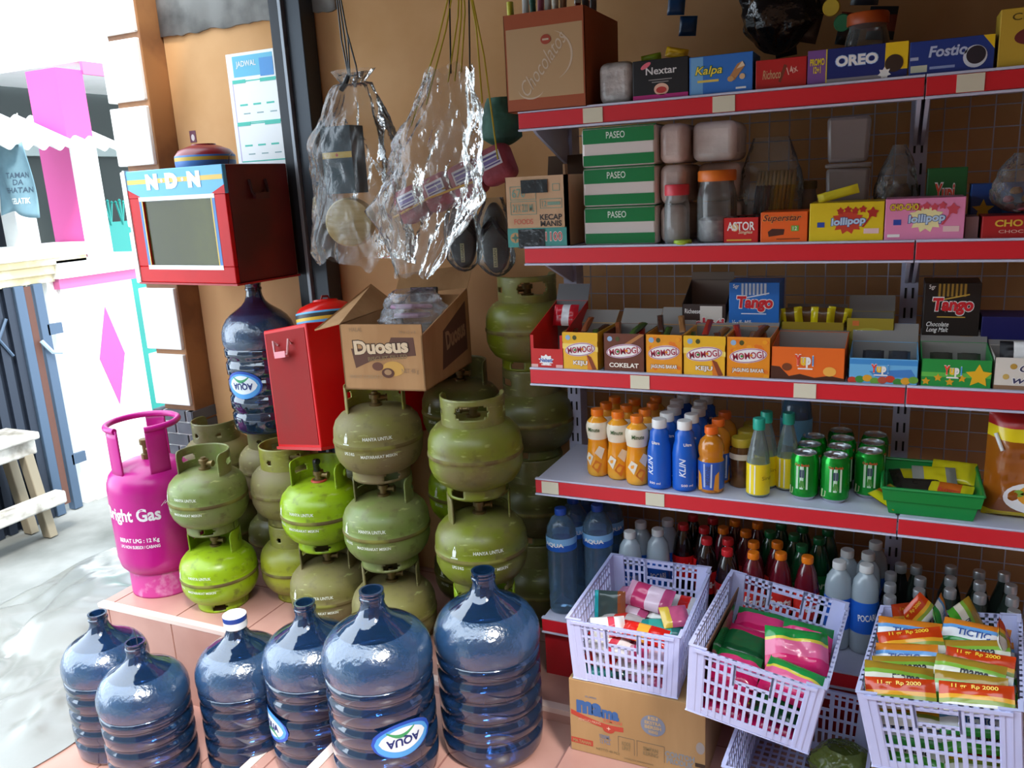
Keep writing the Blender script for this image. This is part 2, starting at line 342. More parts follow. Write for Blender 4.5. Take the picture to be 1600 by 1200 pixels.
# crumpled plastic sheet lying on the ground at the left
tp = film('tarp_plastic', '#b4b6b2', '#8b8c86', .72, .3, .25, 9, .3)
def tarp(u, v):
    x = -3.55+1.17*u; y = 1.22+1.45*v+.1*u
    h = .03+.16*max(0, noise.noise((x*2.2, y*2.0, 1)))+.07*abs(noise.noise((x*5, y*4, 7)))+.02*noise.noise((x*13, y*11, 2))
    e = min(u, v, 1-u, 1-v)*6
    return (x+.05*noise.noise((y*3, 0, 4)), y+.05*noise.noise((x*3, 2, 4)), -.318+max(.004, h*min(1, e)+.004))
m = M(); m.grid(tarp, 70, 60, tp); o = m.build('plastic_sheet'); tag(o, 'crumpled greyish plastic sheet on the ground left of the water bottles', 'sheet')
# ------------------------------------------------------------------ the shelving
rw = mat('rack_white', '#c9cce0', .4, col2='#b7bad0', scale=3); rr = mat('rail_red', '#d3222e', .35); rt = mat('ticket_card', '#d8d2b8', .7)
up_m = mat('upright_white', '#b9bcd4', .45); slot_m = mat('slot_dark', '#15151c', .8); wire = mat('wire_white', '#b4b2bf', .5)
SH = [1.557, 1.228, .912, .603, .183]; XL, XJ, XR = -.859, .041, .941; YF, YB = 1.95, 2.27
def rack(x0, x1, label, tickets, ups):
    t = thing('shelving_unit', label, 'shelf', (x0, YF, 0), 0, 'shop shelving bays')
    W = x1-x0
    for z, tk in zip(SH, tickets):
        m = M(); yb = YB-YF+(.03 if z < .3 else 0)
        m.box(.004, .012, z-.028, W-.004, yb, z-.0, rw)
        s = m.build('shelf_panel', t, bevel=.002)
        if z > .3:
            for xx in (.004, W-.012):
                m = M(); m.hexa([(xx, .10, z-.05), (xx+.008, .10, z-.05), (xx+.008, yb, z-.13), (xx, yb, z-.13), (xx, .06, z-.028), (xx+.008, .06, z-.028), (xx+.008, yb, z-.028), (xx, yb, z-.028)], rw); m.build('bracket', s)
        m = M(); m.box(.001, .004, z-.041, W-.001, .012, z+.002, rw); m.box(.001, -.004, z-.045, W-.001, .008, z-.040, rw); m.box(.001, -.002, z-.002, W-.001, .008, z+.003, rw)
        m.box(.002, -.001, z-.039, W-.002, .004, z-.003, rr); rl = m.build('price_rail', t, bevel=.0008)
        for f in tk:
            m = M(); m.box(f-.0245, -.0028, z-.038, f+.0245, -.0012, z-.004, rt); m.build('price_ticket', rl, smooth=False)
    m = M(); m.box(.004, .012, 0, W-.004, .022, .138, mat('kick_red', '#b01a22', .4)); m.build('kick_panel', t)
    for xx in ups:
        m = M(); m.box(xx-.02, YB-YF+.005, 0, xx+.02, YB-YF+.065, 1.64, up_m); z = .16
        while z < 1.62:
            for s in (-.008, .008): m.box(xx+s-.0025, YB-YF+.0035, z, xx+s+.0025, YB-YF+.006, z+.026, slot_m)
            z += .05
        m.build('upright', t, smooth=False)
    m = M(); y = YB-YF+.045; k = 1; n = int(W/.05)
    for i in range(1, n): m.tube([(i*W/n, y, .19), (i*W/n, y, 1.62)], .0016, wire, 5)
    z = .21
    while z < 1.62: m.tube([(.02, y+.003, z), (W-.02, y+.003, z)], .0016, wire, 5); z += .05
    m.build('wire_back', t)
    return t
rack(XL, XJ, 'left bay of white shelving with red price rails against the orange wall', [[.195, .50], [], [.30, .69], [.045, .335], []], [0, W_ := .9])
rack(XJ, XR, 'right bay of white shelving, cut off by the right edge of the picture', [[.08, .43], [.5], [.45], [.5], []], [.9])
# ------------------------------------------------------------------ gas cylinders
def lpgm(n, a, b, sc=7, lo=.42, hi=.66, rough=.38, dust=.5):
    m = mat('lpg_'+n, a, rough, col2=b, scale=sc, lo=lo, hi=hi, bump=.05); nt = m.node_tree; N = nt.nodes; L = nt.links; bs = N['Principled BSDF']
    tc = [q for q in N if q.type == 'TEX_COORD'][0]; src = bs.inputs['Base Color'].links[0].from_socket
    def mixin(fac, col, prev):
        x = N.new('ShaderNodeMix'); x.data_type = 'RGBA'; x.inputs[7].default_value = lin(col); L.new(prev, x.inputs[6]); L.new(fac, x.inputs[0]); return x.outputs[2]
    def ramp(sock, p0, p1, v1):
        r = N.new('ShaderNodeMapRange'); r.inputs[1].default_value = p0; r.inputs[2].default_value = p1; r.inputs[4].default_value = v1; L.new(sock, r.inputs[0]); return r.outputs[0]
    def nz(scale, det=4, sx=1):
        q = N.new('ShaderNodeTexNoise'); q.inputs['Scale'].default_value = scale; q.inputs['Detail'].default_value = det
        mp = N.new('ShaderNodeMapping'); mp.inputs['Scale'].default_value = (1, 1, sx); L.new(tc.outputs['Object'], mp.inputs[0]); L.new(mp.outputs[0], q.inputs['Vector']); return q.outputs['Fac']
    sp_ = N.new('ShaderNodeSeparateXYZ'); L.new(tc.outputs['Object'], sp_.inputs[0])
    src = mixin(ramp(nz(34), .56, .72, .55), '#4f4622', src)            # chips and grime
    mu = N.new('ShaderNodeMath'); mu.operation = 'MULTIPLY'; L.new(ramp(sp_.outputs['Z'], .15, .205, dust), mu.inputs[0]); L.new(ramp(nz(16), .32, .60, 1), mu.inputs[1])
    src = mixin(mu.outputs[0], '#7f7352', src)                            # settled dust on the shoulder
    src = mixin(ramp(nz(22, 3, 5), .64, .74, .5), '#b9bf7a', src)         # rubbed streaks
    L.new(src, bs.inputs['Base Color']); return m
GR = dict(bright=lpgm('bright', '#92b20c', '#7f9a18', 9, .5, .75, .3, .12), olive=lpgm('olive', '#6f7912', '#6a6132', 6), dusty=lpgm('dusty', '#77742a', '#776845', 5, .35, .6, .6),
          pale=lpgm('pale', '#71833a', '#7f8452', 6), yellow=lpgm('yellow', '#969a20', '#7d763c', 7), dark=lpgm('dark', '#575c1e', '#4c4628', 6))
inkw = P('#dfe2d2', .6); rust = mat('weld_seam', '#5f4f28', .8, col2='#7d7a30', scale=14)
def collar(m, r, z0, z1, a0, a1, mt, slots=(), th=.005, n=72, nz=10, taper=0., rnd=.02):
    """curved handle band open at the front, with rounded ends and oval hand slots"""
    vs = []; fs = []
    for j in range(nz+1):
        for i in range(n+1):
            u = i/n; v = j/nz; e = min(u, 1-u)*(a1-a0)*r; top = z1-(0 if e > rnd else (rnd-math.sqrt(max(0, rnd*rnd-(rnd-e)**2))))
            a = a0+(a1-a0)*u; rr = r+taper*v
            vs.append((rr*cos(a), rr*sin(a), z0+(top-z0)*v))
    def hole(i, j):
        u = (i+.5)/n; v = (j+.5)/nz; a = a0+(a1-a0)*u; z = z0+(z1-z0)*v
        for ca, cz, wa, hz in slots:
            dx = abs(a-ca)*r; hw = wa*r/2
            if abs(z-cz) < hz/2 and dx < hw:
                ex = max(0, dx-(hw-hz/2))
                if ex**2+(z-cz)**2 < (hz/2)**2: return True
        return False
    for j in range(nz):
        for i in range(n):
            if not hole(i, j): fs.append((j*(n+1)+i, j*(n+1)+i+1, (j+1)*(n+1)+i+1, (j+1)*(n+1)+i))
    m.add(vs, fs, mt)
def cyl_bend(r0, a_mid, rf=None):
    def f(x, z, d):
        r = (rf(z) if rf else r0)+d; a = a_mid+x/r0; return (r*cos(a), r*sin(a), z)
    return f
def lpg_r(z):
    pr = LPGP
    for (r1, z1), (r2, z2) in zip([p[:2] for p in pr[:-1]], [p[:2] for p in pr[1:]]):
        if z1 <= z <= z2: return r1+(r2-r1)*(z-z1)/(z2-z1+1e-9)
    return .13
LPGP = [(.055, .022), (.085, .028), (.108, .042), (.122, .062), (.1295, .085), (.13, .105), (.1302, .114, rust), (.1325, .117, rust), (.1325, .123, rust), (.1302, .126), (.13, .14), (.1285, .158), (.121, .178), (.106, .195), (.083, .207), (.05, .2135), (.02, .216), (0, .2165)]
def make_lpg(style):
    t = thing('gas_cylinder', 'x', 'gas cylinder', (0,0,0), 0, 'green three-kilo gas cylinders')
    g = GR['olive']
    m = M(); m.lathe(LPGP, g, 56); m.build('body', t, angle=60)
    m = M(); collar(m, .084, 0, .045, 0, 2*pi, g, [(a, .016, .55, .022) for a in (.9, 3.0, 5.1)], n=72, nz=6, rnd=0); m.build('foot_ring', t, solid=.004)
    m = M()
    if style == 'open': collar(m, .086, .196, .281, R_(-25), R_(205), g, [(R_(18), .243, .62, .022), (R_(162), .243, .62, .022)], n=84, nz=16)
    elif style == 'back': collar(m, .086, .196, .281, R_(-30), R_(210), g, [(R_(90), .246, 1.05, .034), (R_(10), .240, .45, .018), (R_(170), .240, .45, .018)], n=84, nz=16)
    else: collar(m, .086, .196, .281, R_(-45), R_(225), g, [(R_(60), .235, .22, .016), (R_(120), .235, .22, .016), (R_(0), .25, .5, .02), (R_(180), .25, .5, .02)], n=84, nz=16)
    m.build('handle_collar', t, solid=.0045)
    m = M(); br = mat('valve_brass', '#7d6a45', .4, .8); m.lathe([(.02, .212), (.02, .222), (.012, .224), (.012, .236), (.017, .238), (.017, .250), (.009, .252), (.009, .258), (0, .258)], br, 20); v = m.build('valve', t)
    m = M()
    m.T = Matrix.Translation((.0, .0, .237)) @ Matrix.Rotation(R_(90), 4, 'Y'); m.lathe([(.008, 0), (.008, .03), (.011, .031), (.011, .036), (0, .036)], br, 14); m.T = Matrix.Identity(4)
    m.build('valve_outlet', v)
    m = M(); a0 = R_(-90)
    m.text('HANYA UNTUK', .0, .150, .085, .010, inkw, fn=cyl_bend(.13, a0, lpg_r), bold=.02); m.build('lettering', t, smooth=False); m = M(); m.text('MASYARAKAT MISKIN', .0, .098, .105, .009, inkw, fn=cyl_bend(.13, a0, lpg_r), bold=.02); m.build('lettering', t, smooth=False)
    m = M(); m.text('LPG 3 KG', -.09, .105, .035, .009, inkw, fn=cyl_bend(.13, a0, lpg_r), bold=.02)
    m.build('weight_mark', t, smooth=False); m = M(); f = cyl_bend(.13, a0, lpg_r)
    for pts in ([(-.105, .135), (-.095, .135), (-.092, .150), (-.098, .166), (-.104, .150)], [(-.110, .130), (-.088, .130), (-.088, .133), (-.110, .133)]): m.add([f(x, z, .0012) for x, z in pts], [tuple(range(len(pts)))], inkw)
    m.build('flame_emblem', t, smooth=False)
    return t
PRO = {k: make_lpg(k) for k in ('open', 'back', 'band')}
used = set()
def lpg(x, y, z, style, skin, rz, label, cskin=None, group=None):
    s = dict(body=GR[skin], foot_ring=GR[skin], handle_collar=GR[cskin or skin])
    if style not in used: used.add(style); o = place(PRO[style], (x, y, z), R_(rz)); o['label'] = label; reskin(o, s)
    else: o = dup(PRO[style], (x, y, z), R_(rz), label, skin=s)
    o['group'] = group or 'green three-kilo gas cylinders'
    return o
T = .281
lpg(-2.10, 1.98, 0, 'open', 'bright', 14, 'bright green gas cylinder on the tiles, first from the pink one, under a scuffed one')
lpg(-2.10, 1.98, T, 'open', 'pale', 10, 'scuffed pale green gas cylinder with open handle beside the tall pink cylinder')
lpg(-1.873, 2.132, 0, 'band', 'yellow', 150, 'yellowish gas cylinder on the tiles, second from the pink one')
lpg(-1.873, 2.132, T, 'band', 'dusty', 150, 'dusty gas cylinder with a closed collar, upper of the second stack from the left', 'yellow')
lpg(-1.635, 2.0, 0, 'open', 'dusty', 22, 'brown-dusted gas cylinder on the tiles under the brightest lime-green one')
A4 = lpg(-1.635, 2.0, T, 'open', 'bright', 8, 'shiny lime-green gas cylinder with black-capped valve below the red metal box')
m = M(); bk_ = P('#15161a', .3); m.tube([(0, -.005, .25), (0, -.008, .272), (.004, -.016, .286), (.016, -.022, .288)], .010, bk_, 10); m.build('valve_cap', A4)
m = M(); m.lathe([(.024, .2145), (.026, .217), (.024, .221), (.018, .222)], P('#b8402e', .5), 20); m.build('seal_ring', A4)
lpg(-1.36, 1.955, 0, 'open', 'dusty', 30, 'dusty gas cylinder on the tiles, lowest of the stack under the brown biscuit carton')
lpg(-1.36, 1.955, T, 'open', 'pale', 14, 'pale grey-green gas cylinder in the middle of the stack under the biscuit carton')
lpg(-1.36, 1.955, 2*T, 'open', 'dusty', 33, 'grimy gas cylinder directly carrying the brown biscuit carton', 'yellow')
lpg(-1.02, 1.92, 0, 'open', 'olive', 34, 'gas cylinder on the tiles, lowest of the stack nearest the shelves', 'bright')
lpg(-1.02, 1.92, T, 'open', 'olive', 36, 'olive gas cylinder with a rusty seam in the middle of the stack nearest the shelves')
lpg(-1.02, 1.92, 2*T, 'back', 'olive', 205, 'green gas cylinder with a wide hand slot on top of the stack nearest the shelves')
for i, n in enumerate(('lowest', 'second', 'third', 'topmost')):
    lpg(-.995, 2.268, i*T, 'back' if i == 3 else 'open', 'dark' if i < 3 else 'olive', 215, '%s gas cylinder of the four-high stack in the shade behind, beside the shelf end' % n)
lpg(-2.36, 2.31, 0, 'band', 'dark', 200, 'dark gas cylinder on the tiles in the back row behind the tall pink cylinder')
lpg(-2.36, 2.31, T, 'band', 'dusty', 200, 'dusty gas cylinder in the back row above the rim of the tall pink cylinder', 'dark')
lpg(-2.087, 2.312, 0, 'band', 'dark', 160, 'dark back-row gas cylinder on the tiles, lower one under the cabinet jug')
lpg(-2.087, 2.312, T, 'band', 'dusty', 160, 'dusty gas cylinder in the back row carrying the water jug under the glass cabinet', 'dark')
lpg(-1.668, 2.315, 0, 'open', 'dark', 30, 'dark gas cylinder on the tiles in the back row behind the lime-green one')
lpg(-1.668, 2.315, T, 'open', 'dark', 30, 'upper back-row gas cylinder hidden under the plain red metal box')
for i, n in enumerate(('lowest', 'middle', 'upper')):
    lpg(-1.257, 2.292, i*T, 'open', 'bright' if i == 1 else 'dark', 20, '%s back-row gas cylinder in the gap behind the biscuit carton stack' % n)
# tall pink cylinder
pkm = mat('magenta_paint', '#c8188a', .28, col2='#b8147c', scale=5, bump=.03); pks = mat('scuffed_magenta', '#c23c8c', .5, col2='#d59abc', scale=16, lo=.55, hi=.72)
t = thing('large_gas_cylinder', 'tall magenta gas cylinder with white lettering at the left end of the row', 'gas cylinder', (-2.412, 2.02, 0), R_(-8))
PR = [(.10, .085), (.128, .095), (.143, .115), (.15, .15), (.15, .40), (.147, .425), (.138, .450), (.12, .470), (.085, .486), (.03, .494), (0, .495)]
m = M(); m.lathe(PR, pkm, 64); m.build('body', t, angle=60)
m = M(); collar(m, .119, 0, .105, 0, 2*pi, pks, [(R_(a), .092, .30, .02) for a in (-122, -2, 118)], n=120, nz=14, rnd=0); m.build('foot_ring', t, solid=.005)
for a in (-94, -14, 124):
    m = M(); collar(m, .120, .455, .628, R_(a-17), R_(a+17), pkm, n=14, nz=6, rnd=0); m.build('handle_post', t, solid=.006)
m = M(); pts = [(.120*cos(R_(a)), .120*sin(R_(a)), .628) for a in range(-31, 280, 5)]; m.tube(pts, .011, pkm, 10); m.build('handle_rim', t)
m = M(); m.lathe([(.02, .49), (.02, .512), (.013, .514), (.013, .545), (.02, .547), (.02, .566), (.008, .568), (0, .568)], mat('valve_brass', '', .4), 20); v = m.build('valve', t)
m = M(); m.T = Matrix.Translation((0, 0, .53)) @ Matrix.Rotation(R_(90), 4, 'Y'); m.lathe([(.009, 0), (.009, .034), (.013, .035), (.013, .042), (0, .042)], _m['valve_brass'], 14); m.build('valve_outlet', v)
m = M(); f = cyl_bend(.15, R_(-70)); wh = P('#f6eef4', .5)
m.text('Bright Gas', 0, .325, .225, .062, wh, fn=f, bold=.03); m.text('BERAT LPG : 12 Kg', .02, .235, .15, .020, wh, fn=f, bold=.025); m.text('LPG NON SUBSIDI / CABANG', .02, .213, .15, .012, wh, fn=f, bold=.02)
m.build('lettering', t, smooth=False); m = M()
for k in range(4): m.add([f(.118+.012*k, .355+.006*k+q, .0012) if i < 2 else f(.135+.010*k, .372-.002*k+q, .0012) for i, q in ((0, 0), (1, .003), (2, .003), (3, 0))], [(0,1,2,3)], wh)
m.build('streak_emblem', t, smooth=False)
# ------------------------------------------------------------------ water jugs
jug_m = film('jug_plastic', '#5279a6', '#2c5688', .15, .05, .03, 60, .34, 1.95)
jug_f = film('jug_frosted', '#5279a6', '#4070a4', .28, .2, .2, 90, .36, 2.0)
def make_jug():
    t = thing('water_jug', 'x', 'water jug', (0,0,0), 0, 'blue water jugs on the steps')
    pr = [(.05, .012), (.10, .0), (.122, .006), (.130, .02), (.1325, .05)]
    for k in range(4):
        z = .065+.058*k; pr += [(.1325, z), (.1265, z+.006), (.1265, z+.016), (.1335, z+.022), (.1335, z+.046)]
    pr += [(.130, .288, jug_f), (.135, .300, jug_f), (.1365, .318, jug_f), (.134, .340, jug_f), (.126, .361, jug_f), (.112, .380, jug_f), (.092, .396), (.070, .409), (.051, .421), (.038, .434), (.031, .449), (.0285, .462), (.0285, .468), (.031, .470), (.031, .476), (.0285, .478), (.0285, .484), (.030, .486), (.030, .492), (.024, .492), (.022, .46)]
    m = M(); m.lathe(pr, jug_m, 56); m.f.pop(); m.mi.pop(); m.build('bottle', t, angle=50)
    return t
jug = make_jug()
lbw = P('#dfeaf0', .4)
def jug_label(t, a, flip, z0=.115, wear=0):
    f = cyl_bend(.1345, R_(a)); s = -1 if flip else 1
    g = lambda x, z, d: f(x*s, z0+.045+(z-.045)*s, d)
    m = M()
    def patch(fn, x0, x1, n, mm, d):
        vs = []; fs = []
        for i in range(n+1):
            x = x0+(x1-x0)*i/n; lo, hi = fn(i/n); vs += [g(x, lo, d), g(x, hi, d)]
        for i in range(n): fs.append((2*i, 2*i+2, 2*i+3, 2*i+1))
        m.add(vs, fs, mm)
    patch(lambda u: (.045-.046*sin(pi*u)**.45, .045+.046*sin(pi*u)**.45), -.078, .078, 24, P('#1f4fb4', .35), .001)
    patch(lambda u: (.045-.038*sin(pi*u)**.5, .05+.040*sin(pi*u)**.5), -.070, .070, 20, P('#4f9fe0', .35), .0014)
    patch(lambda u: (.045-.032*sin(pi*u)**.6, .045+.030*sin(pi*u)**.6), -.06, .06, 16, lbw, .0018)
    patch(lambda u: (.016+.012*sin(pi*u), .02+.018*sin(pi*u)), -.03, .04, 10, P('#3f9a62', .35), .0022)
    m.text('AQUA', 0, .047, .085, .026, P('#12286e'), y=-.0024, fn=g, bold=.03)
    return m.build('printed_label', t, smooth=True)
place(jug, (-.895, 1.682, -.04), R_(20)); jug['label'] = 'clear blue water jug at the right end of the front row, nearest the snack crate'
J = dup(jug, (-1.108, 1.502, -.04), R_(0), 'blue water jug, second from the right in the front row, with a worn printed label'); jug_label(J, -36, True)
J = dup(jug, (-1.462, 1.665, -.22), R_(40), 'blue water jug, third from the right, with a label strip on its left side'); jug_label(J, -160, False)
J = dup(jug, (-1.738, 1.67, -.32), R_(70), 'blue water jug closed with a white and blue cap')
m = M(); m.lathe([(.0335, .462), (.0345, .466), (.0345, .484, P('#1f3f8f')), (.035, .486, P('#1f3f8f')), (.035, .500, P('#e9eef2')), (.031, .503, P('#e9eef2')), (0, .503)], P('#e9eef2'), 32); m.build('cap', J)
J = dup(jug, (-1.955, 1.49, -.32), R_(110), 'uncapped blue water jug between the white-capped one and the leftmost')
J.scale = (.95,)*3
m = M(); m.tube([(.01, 0, .44), (.012, 0, .50), (.008, .002, .53)], .0016, P('#4a4a52'), 6); m.build('wire_stem', J)
J = dup(jug, (-2.215, 1.575, -.32), R_(10), 'leftmost blue water jug of the front row, washed in glare'); J.scale = (.95,)*3
J = dup(jug, (-2.055, 2.275, 2*T+.001), R_(-10), 'blue water jug standing on gas cylinders under the red glass cabinet', 'water jugs'); J.scale = (.94, .94, 1.08); jug_label(J, -75, True, .13)
J['group'] = 'blue water jugs'
# ------------------------------------------------------------------ boxed goods
card = mat('card_inside', '#8f8b86', .8); kraft = mat('kraft_board', '#b58a5c', .8, col2='#a87c4f', scale=12, stretch=(1, 1, .2))
WH = P('#f2f0ec'); BK = P('#17161a'); RD = P('#cf1d24'); YL = P('#f0c81e'); GN = P('#2f9a44'); OR = P('#ee6a1c'); BL = P('#2457b5'); NV = P('#16286e'); PKk = P('#e98cb8'); BR = P('#5a2a18')
def carton(name, label, cat, x0, y, z, w, d, h, mt, art=None, rz=0., group=None, side=None, bev=.0012):
    """closed printed box; origin at front-bottom-left"""
    m = M()
    m.add([(0,0,0),(w,0,0),(w,d,0),(0,d,0),(0,0,h),(w,0,h),(w,d,h),(0,d,h)], [(3,2,1,0),(4,5,6,7),(0,1,5,4),(1,2,6,5),(2,3,7,6),(3,0,4,7)], [mt, side or mt, mt, side or mt, mt, side or mt])
    o = m.build(name, bevel=bev, smooth=False); o.location = (x0, y, z); o.rotation_euler = (0, 0, rz); tag(o, label, cat, group)
    if art: m = M(); art(m, w, h); m.build('printed_design', o, smooth=False)
    return o
def tray(name, label, cat, x0, y, z, w, d, h, mt, art=None, hb=None, flap=None, rz=0., group=None, inner=None, lid=None, th=.0016, notch=None):
    """open display box: front height h, back height hb, optional raised back flap (length, degrees) and front tongue"""
    hb = hb or h; inner = inner or card
    t = thing(name, label, cat, (x0, y, z), rz, group)
    m = M(); m.box(0, 0, 0, w, d, th, mt); m.box(0, 0, 0, w, th, h, mt) if not notch else None
    if notch:       # display front with a cut-out: two cheeks and a low sill
        m.box(0, 0, 0, w, th, notch[1], mt); m.box(0, 0, notch[1], notch[0], th, h, mt); m.box(w-notch[0], 0, notch[1], w, th, h, mt)
    m.box(0, d-th, 0, w, d, hb, mt)
    for xa in (0, w-th): m.hexa([(xa, 0, 0), (xa+th, 0, 0), (xa+th, d, 0), (xa, d, 0), (xa, 0, h), (xa+th, 0, h), (xa+th, d, hb), (xa, d, hb)], mt)
    m.box(th, d-2*th, th, w-th, d-th, hb-.001, inner); m.build('tray_box', t, smooth=False)
    if flap:
        L, a = flap; m = M(); ca, sa = cos(R_(a)), sin(R_(a))
        m.add([(0, d, hb), (w, d, hb), (w, d+L*ca, hb+L*sa), (0, d+L*ca, hb+L*sa), (0, d+.002, hb), (w, d+.002, hb), (w, d+.002+L*ca, hb+L*sa), (0, d+.002+L*ca, hb+L*sa)], [(0,1,2,3),(7,6,5,4),(0,4,5,1),(1,5,6,2),(2,6,7,3),(3,7,4,0)], [inner, mt, mt, mt, mt, mt]); m.build('lid_flap', t, smooth=False)
    if art: m = M(); art(m, w, h); m.build('printed_design', t, smooth=False)
    return t
def packet_mesh(m, w, h, t, bands, seed=0, nu=16, nv=14, crimp=.055, vertical=False):
    """pillow packet standing on its lower edge at z=0; bands: (share, ink) along the length"""
    def band(u):
        a = 0
        for s, mm in bands:
            a += s
            if u < a: return mm
        return bands[-1][1]
    def side(sg):
        def f(u, v):
            a = min(u, 1-u); b = min(v, 1-v); k = max(0, min(1, (a-crimp)/.22)) ; q = max(0, min(1, b/.30))
            th = t/2*math.sqrt(k*(2-k))*math.sqrt(q*(2-q)); n = .16*t*noise.noise((u*5+seed, v*5, sg*.3+seed))*k*q
            zz = (.0025*sin(v*40) if a < crimp else 0)
            return ((u-.5)*w, sg*(th+n*1.0+.0006)+zz*.0, h*(v-.5)*(1-.06*k*q)+h*.5)
        return f
    for sg in (-1, 1): m.grid(side(sg), nu, nv, (lambda u, v: band(v+.5/nv)) if vertical else (lambda u, v: band(u+.5/nu)))
def packet(name, label, cat, loc, w, h, t, bands, rot=None, group=None, txt=None, seed=0, vertical=False):
    m = M(); packet_mesh(m, w, h, t, bands, seed, vertical=vertical)
    o = m.build(name, angle=60); tag(o, label, cat, group); o.location = loc
    if rot is not None: o.rotation_euler = rot.to_euler()
    if txt:
        m = M(); s, fx, fz, fw, ink = txt[:5]; m.text(s, fx*w, fz*h, fw*w, txt[5]*h if len(txt) > 5 else None, ink, y=-(t*.5+.0018), bold=.02); m.build('lettering', o, smooth=False)
    return o
clear = film('clear_wrap', '#f1f3f1', '#dfe2e2', .03, .1, .6, 45, .12)
haze = film('hazy_wrap', '#e6e6e2', '#cfd0ce', .09, .13, .9, 60, .16)
hard = film('hard_clear', '#e3e6e6', '#c7cccc', .10, .06, 0, 1, .45)
tub_m = film('milky_tub', '#cfc9c6', '#b5aaa8', .35, .3, 0, 1, .3)
# ---- top shelf
z = SH[0]+.001
t = tray('display_carton', 'tan carton with orange bands and white script, full of pens, on the top shelf', 'box', -.883, 1.945, z, .205, .26, .222, P('#a04a1e', .6), None, inner=BR)
m = M(); w_, h_ = .205, .222; cre = P('#b89468', .55); m.rect(w_/2, h_*.49, w_*.95, h_*.72, cre); sw = P('#cdb79c', .5)
m.text('Chocolatos', .098, .105, .165, .034, sw, -.0006, tilt=.86, shear=.5, bold=-.004)
def stroke(m, cx, cz, rx, rz, a0, a1, wd, mm, n=18):
    o = [(cx+(rx+wd*sin(pi*i/n))*cos(a0+(a1-a0)*i/n), cz+(rz+wd*sin(pi*i/n))*sin(a0+(a1-a0)*i/n)) for i in range(n+1)]; q = [(cx+rx*cos(a0+(a1-a0)*i/n), cz+rz*sin(a0+(a1-a0)*i/n)) for i in range(n, -1, -1)]; m.poly(o+q, mm, -.0004)
stroke(m, .110, .120, .060, .058, -1.1, 1.25, .005, sw); stroke(m, .066, .052, .034, .022, 3.3, 5.9, .004, sw)
m.oval(.108, .158, .026, .022, P('#a8442c'), -.001); m.rect(.108, .158, .016, .004, sw, -.0016); m.build('printed_design', t, smooth=False)
pens = [('#c9c23a', 'yellow'), ('#7b9bb8', 'pale blue'), ('#c0607c', 'pink'), ('#2c5a4c', 'dark green'), ('#28344f', 'navy'), ('#b58a6a', 'tan'), ('#d7d0c0', 'ivory'), ('#8f3b2e', 'brick red'), ('#6d6d70', 'grey'), ('#44444a', 'charcoal')]
for i, (c, n) in enumerate(pens):
    x, y, l = -.868+.0195*i, 1.975+.02*(i % 3)+.05*(i > 6), .235+.012*(i % 4)
    m = M(); m.tube([(0, 0, 0), (.012*(i % 3-1), .01, l*.9)], .0075, P(c), 10); o = m.build('pen'); tag(o, '%s pen standing in the tan carton on the top shelf' % n, 'pen', 'pens in the tan carton'); o.location = (x, y, z+.004)
    m = M(); m.tube([(.012*(i % 3-1), .01, l*.9), (.0135*(i % 3-1), .011, l+.02)], .0085, WH if i % 3 == 1 else P(c), 10); m.build('pen_cap', o)
def tissue(name, label, x, y, z, w, d, h, mt, rz=0, group=None, bands=None):
    m = M(); n = 14
    def f(sx, sz):
        pass
    m.box(0, 0, 0, w, d, h, mt)
    o = m.build(name, bevel=min(.022, h*.2)); o.modifiers['bevel'].segments = 4; o.location = (x, y, z); o.rotation_euler = (0, 0, rz); tag(o, label, 'tissue pack', group); return o
soft = mat('tissue_wrap', '#c9c3bf', .25, col2='#a9a29f', scale=22, lo=.45, hi=.6, bump=.9, spec=.8)
tissue('tissue_pack', 'shiny wrapped tissue pack beside the black cake box on the top shelf', -.655, 1.965, z, .083, .16, .095, soft)
def a_nextar(m, w, h):
    m.rect(w/2, .006, w, .012, P('#c2267e')); m.text('Nextar', w*.52, h*.72, w*.56, h*.18, P('#d9d4d2'), bold=.015); m.oval(w*.24, h*.86, .026, .010, P('#e06a7a'), -.0004, tilt=.5)
    m.oval(w*.52, h*.26, .034, .026, P('#e8b9a0')); m.oval(w*.52, h*.24, .024, .014, P('#c23a34'), -.0005); m.rect(w*.5, h*.5, w*.42, .002, P('#8f8a88')); m.rect(w*.5, h*.44, w*.3, .002, P('#8f8a88'))
t = carton('cake_box', 'black box with a pink foot strip and silver lettering on the top shelf', 'box', -.568, 1.958, z, .128, .12, .088, BK, a_nextar)
packet('snack_sachet', 'small yellow sachet lying on the black box on the top shelf', 'snack packet', (-.478, 2.0, z+.091), .052, .022, .014, [(1, P('#d8a81c', .25))], Matrix.Rotation(R_(14), 3, 'Y'))
packet('snack_sachet', 'lime-green sachet lying on the back left corner of the black box', 'snack packet', (-.545, 2.04, z+.091), .048, .02, .012, [(1, P('#9fc22c', .25))], Matrix.Rotation(R_(-6), 3, 'Y'))
def a_kalpa(m, w, h):
    m.text('Kalpa', w*.31, h*.60, w*.43, h*.27, P('#f0d64a'), -.0003, shear=.25, outline=P('#1d6a3a')); m.rect(w*.30, h*.36, w*.34, .005, P('#d9c25a')); m.rect(w*.12, h*.5, w*.2, h*.96, P('#6fa8d8'), 0, .0002)
    m.poly([(w*.62, h*.36), (w*.72, h*.32), (w*.88, h*.66), (w*.84, h*.78), (w*.76, h*.72)], P('#b8814e'), -.0004); m.poly([(w*.75, h*.6), (w*.84, h*.78), (w*.88, h*.66)], P('#e9d2b0'), -.0008); m.oval(w*.66, h*.36, .014, .012, P('#c79a62'), -.001); m.oval(w*.84, h*.40, .012, .012, P('#dcb98a'), -.001); m.rect(w*.82, h*.12, w*.16, .004, WH)
